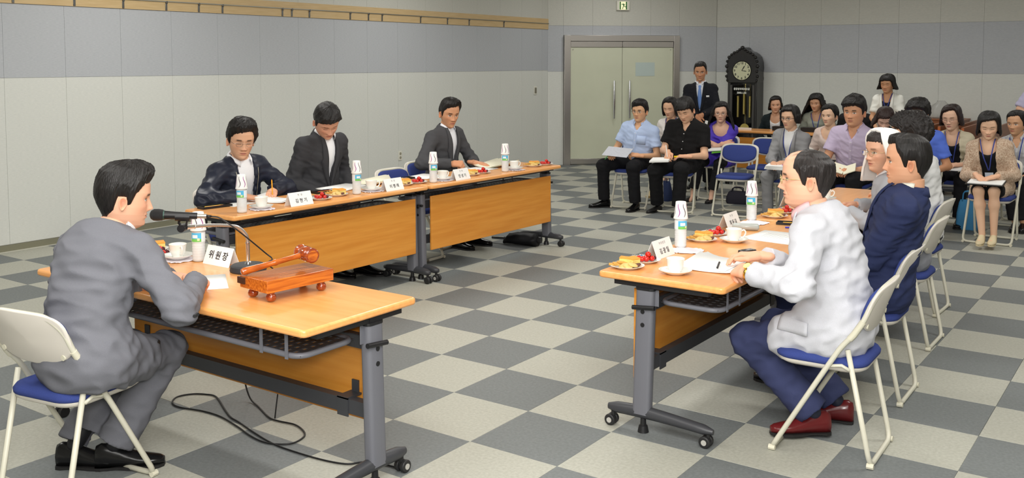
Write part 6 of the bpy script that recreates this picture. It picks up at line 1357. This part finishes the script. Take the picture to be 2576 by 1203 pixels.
# ---- things worn or held
def slab(t, c, ux, uy, w_, h_, th_, m, nm):
    ux = nrm(ux); uy = nrm(np.array(uy)-ux*np.dot(ux, uy)); uz = np.cross(ux, uy); b = MB(); b.box(-w_/2, w_/2, -h_/2, h_/2, 0, th_)
    M = Matrix((ux, uy, uz)).transposed().to_4x4(); M.translation = Vector(c); b.xf(M); return b.build(nm, m, t)
def pen_at(p, d, rgb, label, L_=.14):
    t = thing('pen', label, 'pen', tuple(p)); d = Vector(nrm(d)); b = MB(); b.tube([-d*L_*.5, d*L_*.42, d*L_*.5], [.0045, .0045, .001], 8); b.build('barrel', mat('pen_%d_%d_%d' % rgb, rgb, .35), t, smooth=True, auto=.8)
H = lambda pn, i: np.array(pn['H'][i])
t = thing('document', 'printed sheet held by the man in the light blue shirt', 'paper', (-.93, 3.09, .655)); slab(t, (0, 0, 0), (.93, .12, -.05), (-.10, .95, .42), .30, .21, .002, mat('printed_sheet', (196, 198, 206), .7, noise=.18, nscale=30, stretch=(1, 6, 6)), 'sheet')
pen_at(H(m9, 1)+np.array([.0, -.10, .0]), (-.5, -.4, -.9), (60, 170, 80), 'green pen in the hand of the man in the light blue shirt')
t = thing('notebook', 'open white notebook on the knee of the man in the black shirt', 'notebook', (-.36, 3.03, .600)); slab(t, (0, 0, 0), (.95, .2, .06), (-.2, .95, .15), .21, .16, .014, paper, 'pages'); slab(t, (0, 0, -.004), (.95, .2, .06), (-.2, .95, .15), .215, .165, .004, mat('notebook_cover', (226, 226, 222), .5), 'cover')
pen_at(H(m11, 1)+np.array([.02, -.075, .03]), (-.25, .25, .9), (232, 232, 232), 'white pen in the hand of the man in the black shirt')
t = thing('marker', 'yellow marker in the left hand of the man in the black shirt', 'marker', tuple(H(m11, 0)+np.array([-.10, -.06, -.005]))); b = MB(); b.tube([(-.03, 0, 0), (.02, .01, 0)], .011, 10); b.build('cap', mat('marker_yellow', (240, 204, 30), .4), t)
t = thing('document', 'white pages and a green folder on the lap of the woman in purple', 'paper', (-.28, 4.26, .625)); slab(t, (0, 0, 0), (1, .15, .1), (-.1, 1, .12), .24, .17, .012, paper, 'pages'); slab(t, (.09, -.01, -.012), (1, .3, .15), (-.2, 1, .12), .18, .16, .010, mat('green_folder', (110, 196, 60), .4), 'folder')
t = thing('document', 'bundle of white pages on the lap of the woman in the grey jacket', 'paper', (.90, 3.15, .582))
for k in range(3): slab(t, (.004*k, 0, .014*k), (1, -.1+.08*k, .0), (.1, 1, .12), .20, .15, .010, paper, 'pages')
slab(t, (.085, -.04, .043), (1, 0, 0), (0, 1, .1), .02, .03, .004, mat('magenta_tab', (190, 60, 160), .5), 'index_tab')
t = thing('booklet', 'open cream booklet in the hands of the man in the lavender shirt', 'booklet', (1.60, 3.10, .625)); slab(t, (.055, 0, 0), (.9, .1, .35), (-.1, .9, .35), .12, .18, .008, paper2, 'page'); slab(t, (-.055, 0, 0), (.9, .1, -.25), (-.1, .9, .35), .12, .18, .008, paper2, 'page')
t = thing('clipboard', 'black clipboard with white pages on the knees of the tweed woman', 'clipboard', (2.872, 3.085, .578)); slab(t, (0, 0, 0), (1, 0, 0), (0, 1, .10), .31, .225, .008, black_pl, 'board'); slab(t, (.004, .01, .009), (1, 0, 0), (0, 1, .10), .285, .20, .007, paper, 'pages')
lines(t, .26, .12, 4, z=.018)
t = thing('document', 'white pages on the lap of the woman in the cream jacket', 'paper', (2.40, 3.96, .600)); slab(t, (0, 0, 0), (1, 0, 0), (0, 1, .1), .30, .20, .008, paper, 'pages')
t = thing('document', 'white paper held low by the standing man in the black suit', 'paper', (-.74, 5.07, .84)); slab(t, (0, 0, 0), (.2, .1, 1), (.9, -.3, .1), .16, .06, .004, paper, 'sheet')
pen_at(H(m2, 0)+np.array([.05, -.05, .035]), (-.5, .4, .6), (240, 160, 30), 'orange pen held by the man in the navy jacket at the left table')
# gold watch
wp = H(m5, 0)+(np.array(m5['E'][0])-H(m5, 0))*.045; wd = nrm(H(m5, 0)-np.array(m5['E'][0])); wu = nrm(np.array([-.25, -.5, .9])-wd*np.dot(wd, np.array([-.25, -.5, .9]))); wx = np.cross(wd, wu); gold = mat('gold', (236, 190, 84), .2, metal=1.0)
wt_ = bpy.data.objects.new('wristwatch', None); link(wt_, m5['root'])
b = MB(); b.loft([[wp-np.array(m5['O'])+wd*s+(wx*math.cos(a)*.037+wu*math.sin(a)*.034)*f_ for a in [2*pi*k/24 for k in range(24)]] for s, f_ in ((-.008, .94), (-.007, 1.03), (.007, 1.03), (.008, .94))], cap=False); b.build('watch_band', gold, wt_, smooth=True)
b = MB(); c = wp-np.array(m5['O'])+wu*.036; b.tube([c, c+wu*.007], .016, 18); b.build('watch_case', gold, wt_)
# buttons and pocket flaps of the grey suit, cuff buttons
def flap(pn, c, d1, d2, w_, h_, nm='pocket_flap'):
    """a patch laid on the jacket: centre c, along d1, down d2; pushed on to the cloth from outside"""
    d1 = nrm(d1); d2 = nrm(d2); out = nrm(np.cross(d1, d2)); rows = []
    for j in range(4):
        row = []
        for i in range(9):
            p = np.array(c)-pn['O']+d1*w_*(i/8-.5)+d2*h_*(j/3)+out*.20
            for _ in range(30):
                dd = float(pn['G'].at(p[None])[0])-.007; p = p-out*min(max(dd, -.02), .1)*.8
            row.append(p)
        rows.append(row)
    strip_mesh(nm, rows, pn['tm'], pn['tops'], .004)
def blob(pn, c, out, r, m, nm):
    out = nrm(out); p = np.array(c)-pn['O']+out*.15
    for _ in range(40):
        dd = float(pn['G'].at(p[None])[0])-.003; p = p-out*min(max(dd, -.02), .1)*.8
    b = MB(); b.lathe([(0, 0), (r, 0), (r, .002), (r*.8, .0035), (0, .003)], 14); M = Vector(out).to_track_quat('Z', 'Y').to_matrix().to_4x4(); M.translation = Vector(p); b.xf(M); b.build(nm, m, pn['tops'])
btn = mat('dark_button', (38, 38, 40), .3)
flap(m1, (1.14, -4.42, .60), (-.15, .95, -.12), (0, -.1, -1), .17, .055)
flap(m5, (3.02, -2.52, .575), (-1, 0, -.03), (0, 0, -1), .15, .055)
for z, y in ((.66, -4.20), (.545, -4.17)): blob(m1, (1.05, y, z), (.85, .5, 0), .012, btn, 'jacket_button')
e_ = H(m1, 1)+(np.array(m1['E'][1])-H(m1, 1))*.12
for k in range(3): blob(m1, e_+(np.array(m1['E'][1])-H(m1, 1))*.075*k, (.75, -.5, -.2), .0075, btn, 'cuff_button')
# zips of the navy jacket
for s_ in (1, -1):
    aa = np.interp(np.linspace(0, 1, 14), [0, 1], [.092, .060])*s_; ss = np.linspace(.05, .36, 14); pts = m2['onto'](aa, ss, .004); b = MB(); b.tube([tuple(p) for p in pts], .0028, 6); b.build('zip', mat('zip_metal', (170, 166, 150), .35, metal=.8), m2['tops'], smooth=True)
